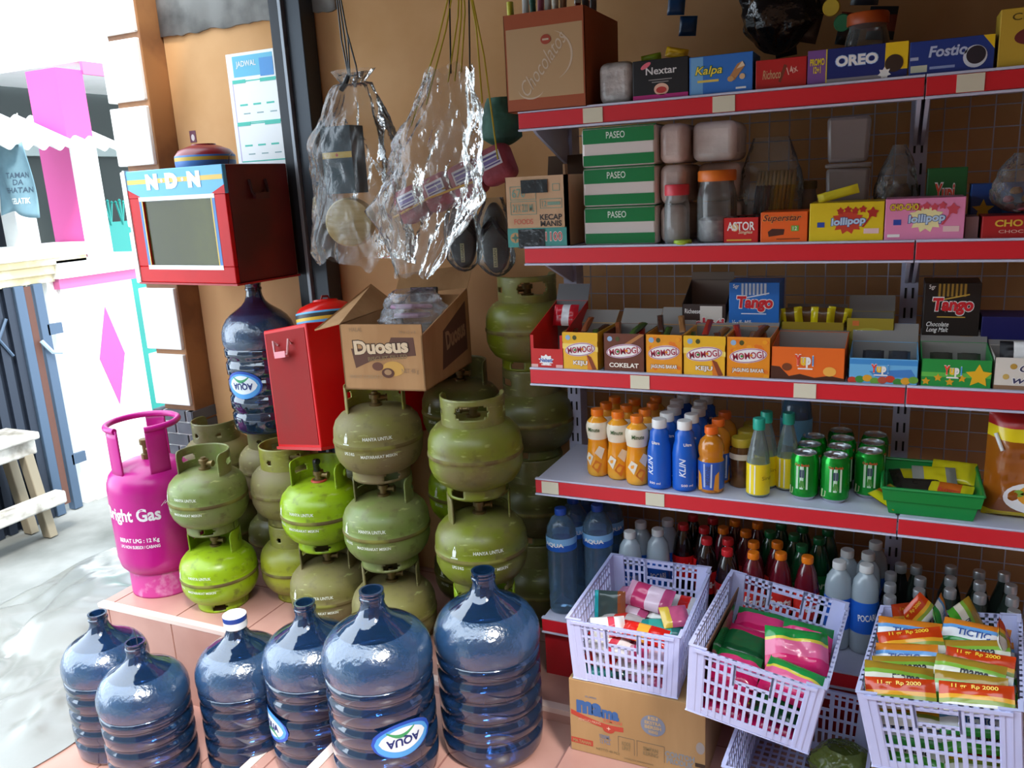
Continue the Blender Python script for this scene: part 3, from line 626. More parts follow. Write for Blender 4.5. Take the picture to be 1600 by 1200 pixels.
carton('wafer_box', 'sky-blue wafer box with yellow script, right of the black box on the top shelf', 'box', -.437, 1.957, z, .138, .11, .083, P('#2f72c4'), a_kalpa)
def a_red(m, w, h):
    m.text('Richoco', w*.32, h*.5, w*.36, h*.3, P('#c99a70'), shear=.2); m.poly([(w*.5, h*.2), (w*.62, h*.75), (w*.56, h*.8), (w*.45, h*.25)], P('#7a3420')); m.text('14x', w*.72, h*.6, w*.2, h*.25, P('#e8b0a0'), tilt=.3)
carton('snack_box', 'low red snack box between the sky-blue and the dark blue boxes on the top shelf', 'box', -.293, 1.96, z, .105, .10, .062, P('#b81d1c'), a_red)
def a_oreo(m, w, h):
    m.rect(w*.10, h*.5, w*.20, h*.99, P('#7a4f94')); m.rect(w*.195, h*.5, w*.012, h*.99, P('#e0c93a'), -.0003); m.rect(w*.89, h*.62, w*.22, h*.75, YL); m.rect(w*.5, h*.07, w*.6, h*.14, P('#8f8a90'))
    m.text('PROMO\n12+1', w*.10, h*.55, w*.15, h*.42, P('#e8cf2a'), -.0006, bold=.03); m.text('OREO', w*.50, h*.62, w*.42, h*.30, WH, -.0004, bold=.04, outline=P('#8fb4e8')); m.oval(w*.87, h*.42, .034, .034, P('#3a2a22'), -.0008); m.star(w*.78, h*.16, .013, WH, -.0009, 7, .6)
carton('cookie_box', 'dark blue cookie box with a yellow corner and purple end on the top shelf', 'box', -.186, 1.957, z, .192, .095, .070, NV, a_oreo, rz=.0)
def a_foo(m, w, h):
    m.text('Fostio', w*.46, h*.66, w*.46, h*.32, P('#b9c6e2'), -.0002, bold=.03, shear=.15); m.oval(w*.78, h*.42, .042, .042, P('#d7dde8'), -.0003); m.oval(w*.79, h*.46, .034, .034, P('#2b2730'), -.0008); m.poly([(w*.86, h*.99), (w*.995, h*.99), (w*.995, h*.6)], YL); m.rect(w*.12, h*.2, w*.2, h*.2, P('#c8cdb4')); m.rect(w*.06, h*.5, w*.1, .006, P('#aab4d0')); m.rect(w*.4, h*.2, w*.3, .005, P('#8fa0cc'))
carton('cookie_box', 'royal-blue cookie box with a big biscuit picture, second from the right on the top shelf', 'box', .009, 1.957, z, .150, .09, .066, P('#1f3a86'), a_foo)
def a_yel(m, w, h):
    m.text('CIKA', w*.42, h*.85, w*.5, h*.12, P('#5a4a1a'), bold=.01); m.oval(w*.5, h*.52, w*.56, h*.3, P('#6d2a2a'), tilt=.1); m.oval(w*.62, h*.54, w*.2, h*.14, P('#c99a8a'), -.0005, tilt=.4)
carton('snack_box', 'tall mustard-yellow box at the right end of the top shelf', 'box', .165, 1.957, z, .115, .09, .108, P('#c9a637'), a_yel)
def jar(name, label, x, y, z, r, h, lid, cap_h=.022, body=None, sq=False, fill=None, ph=None):
    t = thing(name, label, 'jar', (x, y, z)); m = M(); hb = h-cap_h
    m.lathe([(r*.9, 0), (r, .008), (r, hb*.72), (r*.93, hb*.84), (r*.84, hb*.93), (r*.84, hb)], body or hard, 32); m.build('jar_body', t, angle=50)
    m = M(); m.lathe([(r*.93, hb-.003), (r*.95, hb), (r*.95, h-.003), (r*.9, h), (0, h)], lid, 32, lambda a, zz: 1+.012*(int(a*18/pi) % 2)); m.build('lid', t)
    if fill: m = M(); m.lathe([(r*.86, .004), (r*.94, .012), (r*.94, hb*fill[0]-.006), (r*.8, hb*fill[0]), (0, hb*fill[0]+.004)], fill[1], 24, lambda a, zz: 1-.10*abs(noise.noise((a*3, zz*60, 1)))); m.build('contents', t)
    return t
jar('plastic_jar', 'empty clear jar with an orange lid behind the cookie boxes on the top shelf', -.078, 2.12, z, .046, .155, P('#c9561c'))
# hanging sachets and dark carrier bag behind the top shelf goods
def hang_strip(x, y, ztop, n, w, h, cols, label, lean=0., name='sachet_strip'):
    t = thing(name, label, 'hanging snack strip', (x, y, ztop)); m = M(); m.tube([(0, .006, 2.40-(2.6-y)*.4-ztop+.01), (lean*.05, .006, .1), (0, .006, -.0)], .0015, BK, 6); m.build('string', t)
    for k in range(n):
        m = M(); m.T = Matrix.Translation((lean*(k+1)*.3, 0, -h*(k+1)-.004*k)) @ Matrix.Rotation(lean, 4, 'Y'); packet_mesh(m, w, h*.96, .014, [(.25, cols[0]), (.45, cols[1 % len(cols)]), (.3, cols[-1])], k, 10, 8, vertical=True); m.build('sachet', t)
    return t
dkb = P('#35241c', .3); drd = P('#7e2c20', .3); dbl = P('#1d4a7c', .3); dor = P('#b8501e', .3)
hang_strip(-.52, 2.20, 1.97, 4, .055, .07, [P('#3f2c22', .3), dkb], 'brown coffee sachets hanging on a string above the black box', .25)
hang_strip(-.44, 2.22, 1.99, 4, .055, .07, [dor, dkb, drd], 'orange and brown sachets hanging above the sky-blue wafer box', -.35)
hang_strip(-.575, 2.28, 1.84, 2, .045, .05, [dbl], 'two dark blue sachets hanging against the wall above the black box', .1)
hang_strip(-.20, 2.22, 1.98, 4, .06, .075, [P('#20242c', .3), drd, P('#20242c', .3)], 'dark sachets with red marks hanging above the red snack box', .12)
black_bag = film('black_bag', '#1a1718', '#1d1a1c', .8, .2, .6, 30, .2)
def bagshape(m, r, h, mt, seed, sq=.7, top=.25, n=48, nv=40, amp=.16, pw=.5, lean=(0, 0)):
    def f(u, v):
        a = 2*pi*u; k = (sin(pi*min(1, v*1.0)**.8*.5+.0) if v < .45 else 1)
        k = min(1, (v/.18)**.5) if v < .18 else (1 if v < .55 else 1-(1-top)*((v-.55)/.45)**1.3)
        x, y = cos(a), sin(a); nn = 1+amp*noise.noise((x*1.6+seed, y*1.6, v*4))+amp*.55*noise.noise((x*5, y*5+seed, v*9))+amp*.25*noise.noise((x*13+seed, y*13, v*22))
        return (r*k*nn*x+lean[0]*v, r*sq*k*nn*y+lean[1]*v, h*v)
    m.grid(f, n, nv, mt, wrap=True); return m
m = M(); bagshape(m, .085, .36, black_bag, 3, .45, amp=.3); o = m.build('carrier_bag'); o.location = (-.28, 2.2, 1.655); tag(o, 'bunched black carrier bag hanging behind the red snack box on the top shelf', 'bag')
m = M(); m.tube([(0, 0, .355), (0, 0, .60)], .002, BK, 6); m.build('string', o)
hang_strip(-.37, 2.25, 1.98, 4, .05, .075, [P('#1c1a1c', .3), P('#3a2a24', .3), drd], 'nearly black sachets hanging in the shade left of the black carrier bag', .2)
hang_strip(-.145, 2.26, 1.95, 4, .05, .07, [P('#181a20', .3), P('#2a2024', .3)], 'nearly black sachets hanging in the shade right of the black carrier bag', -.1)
for c, x, zz, n in (('#d8b32a', -.155, 1.735, 'yellow'), ('#1f7a4c', -.13, 1.70, 'green'), ('#a5351e', -.10, 1.80, 'red')):
    m = M(); m.lathe([(0, -.004), (.017, -.004), (.019, 0), (.017, .004), (0, .004)], P(c), 24); m.T = Matrix.Identity(4); m.tube([(0, .012, .004), (0, .02, .09)], .0012, BK, 5); o = m.build('key_tag'); o.rotation_euler = (R_(-78), .2, 0); o.location = (x, 2.12, zz); tag(o, 'round %s plastic token hanging above the cookie boxes on the top shelf' % n, 'token', 'hanging tokens above the top shelf')
# ---- second shelf
z = SH[1]+.001
kb = mat('carton_cream', '#c9a582', .8, col2='#bd9872', scale=10)
t = tray('sauce_carton', 'cream and teal sauce carton with raised lid at the left end of the second shelf', 'box', -.905, 1.955, z, .163, .29, .175, kb, None, flap=(.055, 78), inner=P('#5a4433', .8))
m = M(); w_, h_ = .163, .175; tl = P('#3f8f86'); ln = P('#7a9a86'); 
m.rect(w_/2, .024, w_*.99, .048, tl)
for cx, cz, ww, hh in ((.048, .135, .07, .032), (.048, .098, .07, .032), (.123, .107, .058, .022), (.138, .146, .018, .016)):
    for a, b, c, d in ((0, hh/2, ww, .0015), (0, -hh/2, ww, .0015), (-ww/2, 0, .0015, hh), (ww/2, 0, .0015, hh)): m.rect(cx+a, cz+b, c, d, ln, -.0002)
m.text('670', .036, .135, .036, .022, ln, -.0003); m.text('24 X 220 ML', .048, .098, .06, .02, ln, -.0003); m.text('12', .105, .107, .012, .014, ln, -.0003); m.rect(.131, .107, .034, .008, ln, -.0003)
m.text('FOODS', .047, .064, .052, .013, P('#c9604c'), -.0003, bold=.01); m.text('KECAP\nMANIS', .122, .066, .060, .030, P('#3a302a'), -.0003, bold=.03); m.text('1100', .128, .026, .045, .022, P('#b4564e'), -.0004, outline=WH); m.oval(.022, .024, .028, .026, P('#b08a5a'), -.0004); m.star(.022, .024, .012, P('#3a6a5a'), -.0009, 4, .4)
m.build('printed_design', t, smooth=False)
tape = film('black_tape', '#101010', '#141316', .95, .2, .4, 40, .05)
for a_, b_, c_, d_ in ((.080, .150, .072, .032), (.067, .021, .072, .048)): m = M(); m.rect(a_, b_, c_, d_, tape, -.0012, .001); m.build('black_tape', t, smooth=False, label='black parcel tape')
m = M(); m.box(.158, -.0, 0, .163, .02, .20, P('#8a6a4a', .8)); m.build('side_flap', t, smooth=False)
# tissue packs
gr = P('#0f7a3e', .2); wt = P('#d9cfc9', .25)
def paseo(label, zz, y=1.978, x=-.706):
    w, d, h = .186, .11, .092
    m = M(); ks = [0, .27, .62, 1]
    m.box(0, 0, 0, w, d, h, wt); o = m.build('tissue_pack', bevel=.008); o.location = (x, y, zz); tag(o, label, 'tissue pack', 'green and white tissue packs')
    m = M()
    for a, b in ((.0035, .31*h), (.60*h, h-.0035)): m.poly([(.005, a), (w-.005, a), (w-.005, b), (.005, b)], gr, 0, .0012)
    m.add([(.004, .004, h+.0008), (w-.004, .004, h+.0008), (w-.004, d-.004, h+.0008), (.004, d-.004, h+.0008), (.004, .004, h-.004), (w-.004, .004, h-.004), (w-.004, d-.004, h-.004), (.004, d-.004, h-.004)], [(0,1,2,3), (0,4,5,1), (1,5,6,2), (2,6,7,3), (3,7,4,0)], gr)
    m.text('PASEO', w*.47, h*.80, w*.25, h*.17, P('#d9ecdc', .3), -.0013, bold=.01); m.build('printed_design', o, smooth=False)
for k, n in enumerate(('bottom', 'middle', 'top')): paseo('green and white tissue pack, %s one of the stack beside the sauce carton' % n, z+.0935*k)
tw = mat('tissue_pale', '#cbb9b0', .35, col2='#bda89f', scale=18, bump=.5)
for k, n in enumerate(('bottom', 'middle', 'top')): tissue('tissue_pack', 'pale wrapped tissue pack, %s one of the column touching the green packs' % n, -.517, 1.99, z+.0935*k, .062, .20, .0905, tw, group='pale tissue packs on the second shelf')
for k, n in enumerate(('bottom', 'middle', 'top')): tissue('tissue_pack', 'pale tissue pack, %s one of the second column behind the orange-lidded jar' % n, -.447+.012*(k < 2)-.01*(k == 1), 2.075-.05*(k == 2), z+.0935*k, .102, .17, .0905, tw if k < 2 else mat('tissue_shiny', '#d6cec8', .2, col2='#c4bab4', scale=14, bump=.5), group='pale tissue packs on the second shelf')
jar('plastic_jar', 'small clear jar with a red lid in front of the pale tissue packs', -.474, 1.99, z, .030, .138, P('#d63a48'), .022)
m = M(); m.lathe([(0, 0), (.02, 0), (.022, .004), (.020, .010), (0, .011)], P('#9cba28'), 24); o = m.build('loose_lid'); o.location = (-.455, 1.966, z); tag(o, 'loose lime-green lid lying at the foot of the red-lidded jar', 'lid')
jar('plastic_jar', 'large clear jar with an orange lid holding white sweets on the second shelf', -.385, 2.015, z, .046, .166, P('#e2741f'), .022, fill=(.4, mat('white_sweets', '#dcd6d6', .5, col2='#b9b0b4', scale=60)))
def a_astor(m, w, h):
    m.text('ASTOR', w*.5, h*.67, w*.78, h*.34, WH, -.0003, bold=.02); m.text('Singles', w*.63, h*.42, w*.4, h*.16, P('#e8d7b0'), -.0003, shear=.3); m.rect(w*.45, h*.13, w*.7, h*.06, P('#e8b23a')); m.oval(w*.33, h*.62, w*.2, h*.3, P('#e8c48a'), -.0002, th=.0001)
t = tray('wafer_stick_box', 'small red open box of wafer sticks, leftmost of the front boxes on the second shelf', 'box', -.359, 1.957, z, .079, .11, .058, P('#c81c1a'), a_astor, inner=BK)
for i in range(4): packet('wafer_stick', 'wrapped wafer stick lying in the small red box, %s from the left' % ORD[i], 'snack packet', (-.348+.018*i, 2.0, z+.036), .016, .05, .014, [(1, P(['#3a5a34', '#2c3a4a', '#4a5a30', '#3a3a44'][i], .3))], Matrix.Rotation(R_(-70), 3, 'X'), 'wafer sticks in the small red box')
def a_super(m, w, h):
    m.text('Superstar', w*.46, h*.78, w*.82, h*.27, P('#6a1d22'), -.0003, shear=.3, bold=.015, outline=P('#f0a24a')); m.poly([(w*.18, h*.2), (w*.5, h*.26), (w*.52, h*.44), (w*.25, h*.46), (w*.16, h*.36)], P('#4a2216'), -.0003); m.rect(w*.74, h*.46, w*.16, h*.18, P('#6fae3a'), -.0003); m.text('12', w*.74, h*.46, w*.09, h*.12, WH, -.0008); m.rect(w*.6, h*.12, w*.5, .0025, P('#8a3a14'))
carton('snack_box', 'orange snack box with a dark brown bar, next to the small red wafer box', 'box', -.276, 1.957, z, .100, .10, .068, P('#f0641a'), a_super)
def a_loli(c1, c2, star):
    def f(m, w, h):
        m.star(w*.52, h*.52, h*.40, c1, -.0002, 11, .72, sq=.85, th=.0003)
        for k in range(4): m.star(w*(.42+.1*k), h*(.78+.03*(k % 2)), h*.10, star, -.0005, 5, .6)
        m.text('lollipop', w*.53, h*.50, w*.46, h*.24, P('#bcd6ee'), -.0006, bold=.035, shear=.1, tilt=.06, outline=P('#2a5aa0')); m.star(w*.85, h*.72, h*.15, star, -.0006, 5, .6); m.poly([(w*.80, h*.60), (w*.83, h*.62), (w*.74, h*.36), (w*.71, h*.36)], star, -.0006); m.rect(w*.16, h*.44, w*.1, h*.13, P('#2a4aa8'), -.0004)
        m.rect(w*.84, h*.26, w*.20, h*.13, P('#e9c6c4'), -.0004)
    return f
carton('lollipop_box', 'bright yellow lollipop box in the middle of the second shelf', 'box', -.172, 1.957, z, .150, .11, .084, P('#e2c61a'), a_loli(P('#c8402a'), 0, P('#b32a22')))
def a_lolp(m, w, h):
    a_loli(P('#efe6a8'), 0, P('#cf4a5a'))(m, w, h); m.text('CHO-CHO', w*.24, h*.80, w*.36, h*.16, P('#e2c23a'), -.0006, bold=.04, outline=P('#7a4a20')); m.rect(w*.12, h*.12, w*.16, h*.07, WH, -.0003)
carton('lollipop_box', 'pink lollipop box right of the yellow one on the second shelf', 'box', -.020, 1.957, z, .150, .11, .087, P('#e58ab4'), a_lolp)
carton('snack_box', 'narrow dull pink box end between the pink lollipop box and the red chocolate box', 'box', .133, 1.975, z, .024, .08, .045, P('#8f7478'))
def a_cho(m, w, h):
    m.text('CHO CHO', w*.5, h*.68, w*.7, h*.30, P('#d9b23a'), -.0003, bold=.03); m.text('CHOCOLATE', w*.5, h*.32, w*.6, h*.14, P('#d9a89a'), -.0003)
carton('chocolate_box', 'low red box with gold lettering at the right end of the second shelf', 'box', .162, 1.957, z, .15, .10, .046, P('#a81a1e'), a_cho)
def a_yg(m, w, h): m.text('Yupi', w*.45, h*.6, w*.5, h*.34, P('#e0503a'), -.0003, bold=.03, outline=WH); m.rect(w*.5, h*.2, w*.7, .003, P('#8fc09a'))
carton('gummy_box', 'dark green box standing behind the pink lollipop box', 'box', .060, 2.09, z, .078, .07, .145, P('#17602f'), a_yg)
def a_blue(m, w, h): m.star(w*.22, h*.5, .022, P('#e0c12a'), -.0003, 5, .45); m.rect(w*.7, h*.5, w*.3, h*.8, P('#2a6ab8'))
carton('snack_box', 'blue box with a yellow star behind the red chocolate box', 'box', .146, 2.07, z, .11, .07, .108, P('#1d4f9c'), a_blue)
# tubs, bags of sweets
t = thing('plastic_tub', 'milky plastic tub of pink trinkets behind the yellow lollipop box', 'tub', (-.105, 2.13, z))
m = M(); m.hexa([(-.042,-.035,0),(.042,-.035,0),(.042,.035,0),(-.042,.035,0),(-.047,-.04,.155),(.047,-.04,.155),(.047,.04,.155),(-.047,.04,.155)], tub_m); m.build('tub', t, bevel=.008)
m = M(); m.box(-.049, -.042, .156, .049, .042, .166, tub_m); m.build('lid', t, bevel=.004)
for i, c in enumerate(('#b83a6a', '#8f8f9a', '#c04a72', '#6a5a6a')):
    m = M(); bagshape(m, .016, .022, P(c), i*3, 1., .4, 12, 8); m.T = Matrix.Identity(4); o = m.build('trinket'); o.location = (-.125+.02*(i % 3)*1.0, 2.125+.01*(i % 2), z+.085 if i < 3 else z+.03); o.location.z = z+.004+ (.03 if i > 1 else 0); tag(o, '%s trinket lying inside the milky tub' % ('pink', 'grey', 'rose', 'purple-grey')[i], 'trinket')
t = thing('plastic_tub', 'empty upper tub stacked on the tub of pink trinkets', 'tub', (-.107, 2.13, z+.168))
m = M(); m.hexa([(-.042,-.035,0),(.042,-.035,0),(.042,.035,0),(-.042,.035,0),(-.046,-.04,.10),(.046,-.04,.10),(.046,.04,.10),(-.046,.04,.10)], tub_m); m.build('tub', t, bevel=.008)
packet('snack_sachet', 'yellow stick sachet lying across the top of the yellow lollipop box', 'snack packet', (-.115, 1.995, z+.092), .085, .02, .008, [(1, P('#d9c62a', .25))], Matrix.Rotation(R_(-14), 3, 'Y'))
def bag(name, label, loc, r, h, mt, seed, **k):
    m = M(); bagshape(m, r, h, mt, seed, **k); o = m.build(name, angle=75); o.location = loc; return tag(o, label, 'bag')
bag('sweet_bag', 'clear twisted bag of brown sweets behind the pink lollipop box', (-.0, 2.12, z), .045, .20, haze, 5, sq=.7, top=.3)
m = M(); bagshape(m, .034, .11, mat('brown_sweets', '#4a3420', .5, col2='#7a5a34', scale=60), 5, .7, .6); o = m.build('sweets_heap'); o.location = (-.0, 2.12, z+.004); o['kind'] = 'stuff'; tag(o, 'heap of brown sweets inside the clear twisted bag', 'sweets')
bag('sweet_bag', 'clear knotted bag of pink sweets at the right end of the second shelf', (.232, 2.02, z+.048), .052, .12, haze, 9, sq=.6, top=.35)
for i in range(8):
    a = i*2.4; m = M(); bagshape(m, .010, .014, P(['#c0607a', '#d99aa8', '#b84a62', '#c9a070'][i % 4]), i, 1, .6, 10, 8); o = m.build('pink_sweet'); o.location = (.232+.022*cos(a), 2.02+.012*sin(a), z+.052+.017*(i//3)); tag(o, 'pink sweet inside the knotted bag at the right end of the second shelf', 'sweet', 'pink sweets in the knotted bag')
bag('sachet_bag', 'clear plastic bag around the row of brown and yellow stick sachets', (-.275, 2.10, z), .075, .235, clear, 12, sq=.5, top=.55, amp=.1)
for i in range(10):
    c = ['#4a3038', '#5a4448', '#6a4a3a', '#6a3a3a', '#8a6a2a', '#c89a2a', '#d2a22a', '#c8962a', '#b9862a', '#d0a83a'][i]
    packet('stick_sachet', '%s stick sachet, number %s in the bag from its left' % ('brown' if i < 5 else 'golden', ('one', 'two', 'three', 'four', 'five', 'six', 'seven', 'eight', 'nine', 'ten')[i]), 'snack packet', (-.315+.0088*i, 2.10, z+.004), .02, .155, .007, [(.8, P(c, .3)), (.2, P('#d9c9a0', .3))], Matrix.Rotation(.10, 3, 'Y') @ Matrix.Rotation(R_(75), 3, 'Z'), 'stick sachets in the clear bag', vertical=True)
jar('glass_jar', 'small dim jar behind the orange snack box on the second shelf', -.195, 2.15, z, .022, .13, P('#6a5a34'), .016, tub_m)
# ---- third shelf
z = SH[2]+.001
def a_ro(m, w, h): m.star(w*.47, h*.42, .022, WH, -.0002, 9, .72, sq=.7); m.text('Nabati', w*.47, h*.42, w*.36, h*.2, P('#2a5aa8'), -.0006, bold=.03); m.rect(w*.47, h*.18, w*.3, .004, P('#f0d0c8')); m.rect(w*.12, h*.12, w*.2, .008, P('#e8b0a8')); m.rect(w*.86, h*.12, w*.2, .008, P('#e8b0a8'))
def art_low(f, hh): return lambda m, w, h: f(m, w, hh)
t = tray('display_box', 'red open display box with a cut-out front at the left end of the third shelf', 'box', -.858, 1.958, z, .094, .20, .088, P('#c8201c'), art_low(a_ro, .052), hb=.15, flap=(.05, 60), inner=P('#6a6a6c', .6), notch=(.010, .052))
packet('snack_packet', 'red and silver snack packet at the back of the red display box', 'snack packet', (-.81, 2.09, z+.09), .07, .06, .02, [(.4, P('#b81c2a', .2)), (.3, P('#d0d0d4', .15)), (.3, P('#b81c2a', .2))], Matrix.Rotation(R_(-25), 3, 'X'))
def a_momo(word, keju, base):
    def f(m, w, h):
        if keju:
            m.poly([(0, h*.98), (0, h*.74), (w, h*.78), (w, h*.98)], P('#e9b41c'), 0, .0002); m.poly([(0, h*.70), (w*.55, h*.70), (w, h*.62), (w, h*.5), (0, h*.56)], P('#f6d768'), 0, .0003)
            m.poly([(w*.68, h*.42), (w*.80, h*.36), (w*.95, h*.04), (w*.84, 0)], P('#8a3c18'), -.0003); m.poly([(w*.68, h*.42), (w*.84, 0), (w*.70, 0)], P('#e07a1e'), -.0003)
        elif word == 'COKELAT': m.poly([(w*.35, h*.62), (w*.9, h), (w, h*.98), (w*.45, h*.58)], P('#b0743c'), 0, .0003)
        else:
            for k in range(26):
                random.seed(k); m.oval(w*random.uniform(.06, .94), h*random.uniform(.04, .93), w*.12, h*.10, P('#f0a01a' if k % 2 else '#e8781a'), 0, .0002+.00001*k, n=10)
        m.oval(w*.16, h*.86, .013, .013, P('#8fb0d0'), -.0006); m.oval(w*.35, h*.86, .011, .012, P('#4a4a1a'), -.0006)
        m.oval(w*.5, h*.55, w*.86, h*.36, P('#d9c8e0'), -.0006, tilt=.12); m.oval(w*.5, h*.55, w*.83, h*.33, P('#9a1f4a'), -.0009, tilt=.12); m.oval(w*.5, h*.55, w*.80, h*.30, WH, -.0012, tilt=.12)
        m.text('MOMOGI', w*.5, h*.55, w*.70, h*.165, P('#a8203c'), -.0018, bold=.02, tilt=.12)
        m.oval(w*.36, h*.535, w*.07, h*.06, P('#3f8a3a'), -.0023, n=12); m.oval(w*.57, h*.565, w*.07, h*.06, P('#e08a1e'), -.0023, n=12)
        m.text(word, w*.5, h*.18, w*(.4 if keju else .72), h*(.14 if keju else .12), P('#f6efe0'), -.0012, bold=.03, outline=P('#8a3c18'))
    return f
MO = [(-.766, .096, 'KEJU', 1, '#eeb42a', 'yellow box marked KEJU, first from the left'), (-.655, .106, 'COKELAT', 0, '#6a3520', 'dark brown box marked COKELAT'), (-.546, .092, 'JAGUNG BAKAR', 0, '#ea9a1c', 'orange box marked JAGUNG BAKAR beside the brown one'), (-.452, .101, 'KEJU', 1, '#eeb42a', 'yellow box marked KEJU in the middle of the row'), (-.349, .101, 'JAGUNG BAKAR', 0, '#ea8f1c', 'orange box marked JAGUNG BAKAR touching the flat orange gummy box')]
stick_c = ['#6a3a22', '#8a4a28', '#4a2a1c', '#3f5a24', '#a83020', '#9a6a3c']
for i, (x, w_, wd_, kj, c, l) in enumerate(MO):
    t = tray('snack_stick_box', l+' on the third shelf', 'box', x, 1.957, z, w_, .15, .098, P(c, .35), a_momo(wd_, kj, c), flap=(.05, 35+9*(i % 3)), group='corn stick boxes on the third shelf')
    for k in range(4):
        px = x+w_*(.2+.2*k)
        packet('snack_stick', '%s corn stick from the left in the %s' % (ORD[k], ['first yellow KEJU box', 'brown COKELAT box', 'JAGUNG BAKAR box beside the brown one', 'second yellow KEJU box', 'rightmost JAGUNG BAKAR box'][i]), 'snack packet', (px, 1.99+.025*((k+i) % 3), z+.058+.016*((k*2+i) % 3)), .016, .07, .015, [(1, P(stick_c[(i+k) % 6], .25))], Matrix.Rotation(R_(-62-6*(k % 3)), 3, 'X') @ Matrix.Rotation(R_(15*(k % 3-1)), 3, 'Y'), 'corn sticks in the open boxes')
def a_y(word, kind):
    def f(m, w, h):
        if kind == 'o':
            m.poly([(0, 0), (w, 0), (w, h*.10), (w*.8, h*.18), (w*.6, h*.10), (w*.4, h*.2), (w*.25, h*.12), (w*.12, h*.4), (0, h*.42)], P('#4a2414'), 0, .0003); m.oval(w*.80, h*.30, .028, .022, P('#f0b04a'), -.0004); m.oval(w*.22, h*.40, .022, .018, P('#7a3c1a'), -.0004)
        if kind == 'b':
            m.rect(w*.5, h*.86, w*.98, h*.2, P('#3f8fd0'), 0, .0002)
            for k in range(9): m.oval(w*(.06+.11*k), h*(.12+.05*(k % 3)), .020, .016, P(['#c8402a', '#3f8a3a', '#e0a02a', '#6aa03a', '#b8503a'][k % 5]), -.0004-.0001*k, n=12)
            m.poly([(w*.3, h*.5), (w*.9, h*.62), (w*.98, h*.3), (w*.4, h*.28)], P('#3f7fc4'), -.0002, .0002)
        if kind == 'g':
            m.rect(w*.5, h*.45, w*.98, h*.16, P('#5fb84a'), 0, .0002); m.star(w*.82, h*.45, .026, P('#e9b21e'), -.0006, 5, .5)
            for k in range(4): m.star(w*(.08+.17*k), h*(.2+.14*(k % 2)), .009, P('#d9a01e'), -.0006, 5, .5)
        for k, ch in enumerate('Yupi'): m.text(ch, w*(.37+.072*k-(.012 if k == 3 else 0)), h*(.62, .58, .545, .61)[k], w*(.085, .065, .065, .022)[k], h*(.32, .235, .30, .30)[k], P(['#e8402a', '#f0c02a', '#f4f0e8', '#4a9ad8'][k]), -.0007, bold=.05, outline=WH)
        m.rect(w*.47, h*.36, w*.2, .003, WH, -.0006)
    return f
YU = [(-.246, .160, .078, '#ea6a1a', 'o', 'low orange gummy box with chocolate pictures along its foot'), (-.078, .141, .058, '#6ab4e2', 'b', 'low sky-blue gummy box with fruit pictures along its foot'), (.068, .135, .062, '#1f8f3e', 'g', 'low green gummy box with a yellow star')]
for i, (x, w_, h_, c, kd, l) in enumerate(YU):
    tray('gummy_box', l+' on the third shelf', 'box', x, 1.957, z, w_, .14, h_, P(c), a_y('Yupi', kd), flap=(.045, [5, 62, 30][i]), hb=h_+.012)
def a_w(m, w, h):
    m.text('Gery', w*.62, h*.66, w*.5, h*.3, P('#3a3a5a'), -.0003, shear=.3, outline=WH); m.text('white', w*.58, h*.34, w*.6, h*.24, P('#3a3a5a'), -.0003, shear=.3, outline=WH); m.oval(w*.28, h*.74, .013, .012, P('#b8903a'), -.0003); m.oval(w*.18, h*.42, .012, .012, P('#c8a85a'), -.0003); m.rect(w*.5, h*.08, w*.98, h*.15, P('#8a6a50'), 0, .0002)
tray('snack_box', 'white box with script lettering at the right end of the third shelf', 'box', .206, 1.957, z, .125, .14, .070, P('#d8d2c6'), a_w, flap=(.05, 25))
packet('snack_packet', 'black and white packet sticking out of the white box on the third shelf', 'snack packet', (.26, 2.01, z+.052), .08, .045, .02, [(.3, BK), (.3, WH), (.4, BK)], Matrix.Rotation(R_(-30), 3, 'X'))
for i, (x, c, l) in enumerate(((-.2, '#4a4038', 'orange'), (-.03, '#3a4048', 'sky-blue'), (.11, '#40443a', 'green'))):
    for k in range(2): packet('gummy_packet', '%s grey-foil gummy packet in the %s gummy box' % (('left', 'right')[k], l), 'snack packet', (x+.055*k, 2.02, z+.030), .045, .045, .016, [(1, P(c, .25))], Matrix.Rotation(R_(-55), 3, 'X'))
# back row of the third shelf: taller boxes on carton risers
def riser(x, w, h, label): return carton('carton_riser', label, 'box', x, 2.11, z, w, .12, h, P('#4a3a30', .8))
tangoy = 2.115
def a_nab(m, w, h):
    m.rect(w*.66, h*.72, w*.5, h*.50, P('#d9d2c8')); m.text('nabati', w*.56, h*.66, w*.8, h*.22, P('#c83a4a'), -.0005, bold=.04, outline=WH); m.text('Richeese', w*.24, h*.88, w*.36, h*.08, WH, -.0005)
tray('wafer_box', 'dark brown wafer box with open grey lid behind the KEJU box in the middle', 'box', -.491, tangoy, z, .112, .11, .150, P('#3a2a26'), a_nab, hb=.20, flap=(.02, 80), inner=P('#7a6a5c', .8))
def a_tango(fill, sub, white):
    def f(m, w, h):
        for k in range(7): m.rect(w*(.27+.075*k), h*.92, w*.05, h*.14, fill, -.0002); m.rect(w*(.27+.075*k), h*.92, w*.012, h*.14, white, -.0006)
        m.poly([(w*.16, h*.80), (w*.8, h*.88), (w*.80, h*.865), (w*.16, h*.785)], white, -.0003); m.text('Tango', w*.52, h*.74, w*.72, h*.19, P('#d6202a'), -.0008, bold=.045, shear=.1, outline=WH); m.rect(w*.5, h*.62, w*.5, .0025, white, -.0004, )
        m.text(sub, w*.27, h*.50, w*.40, h*(.13 if len(sub) > 12 else .08), WH, -.0004, shear=.3); m.text('5gr', w*.14, h*.95, w*.12, h*.06, WH, -.0004)
    return f
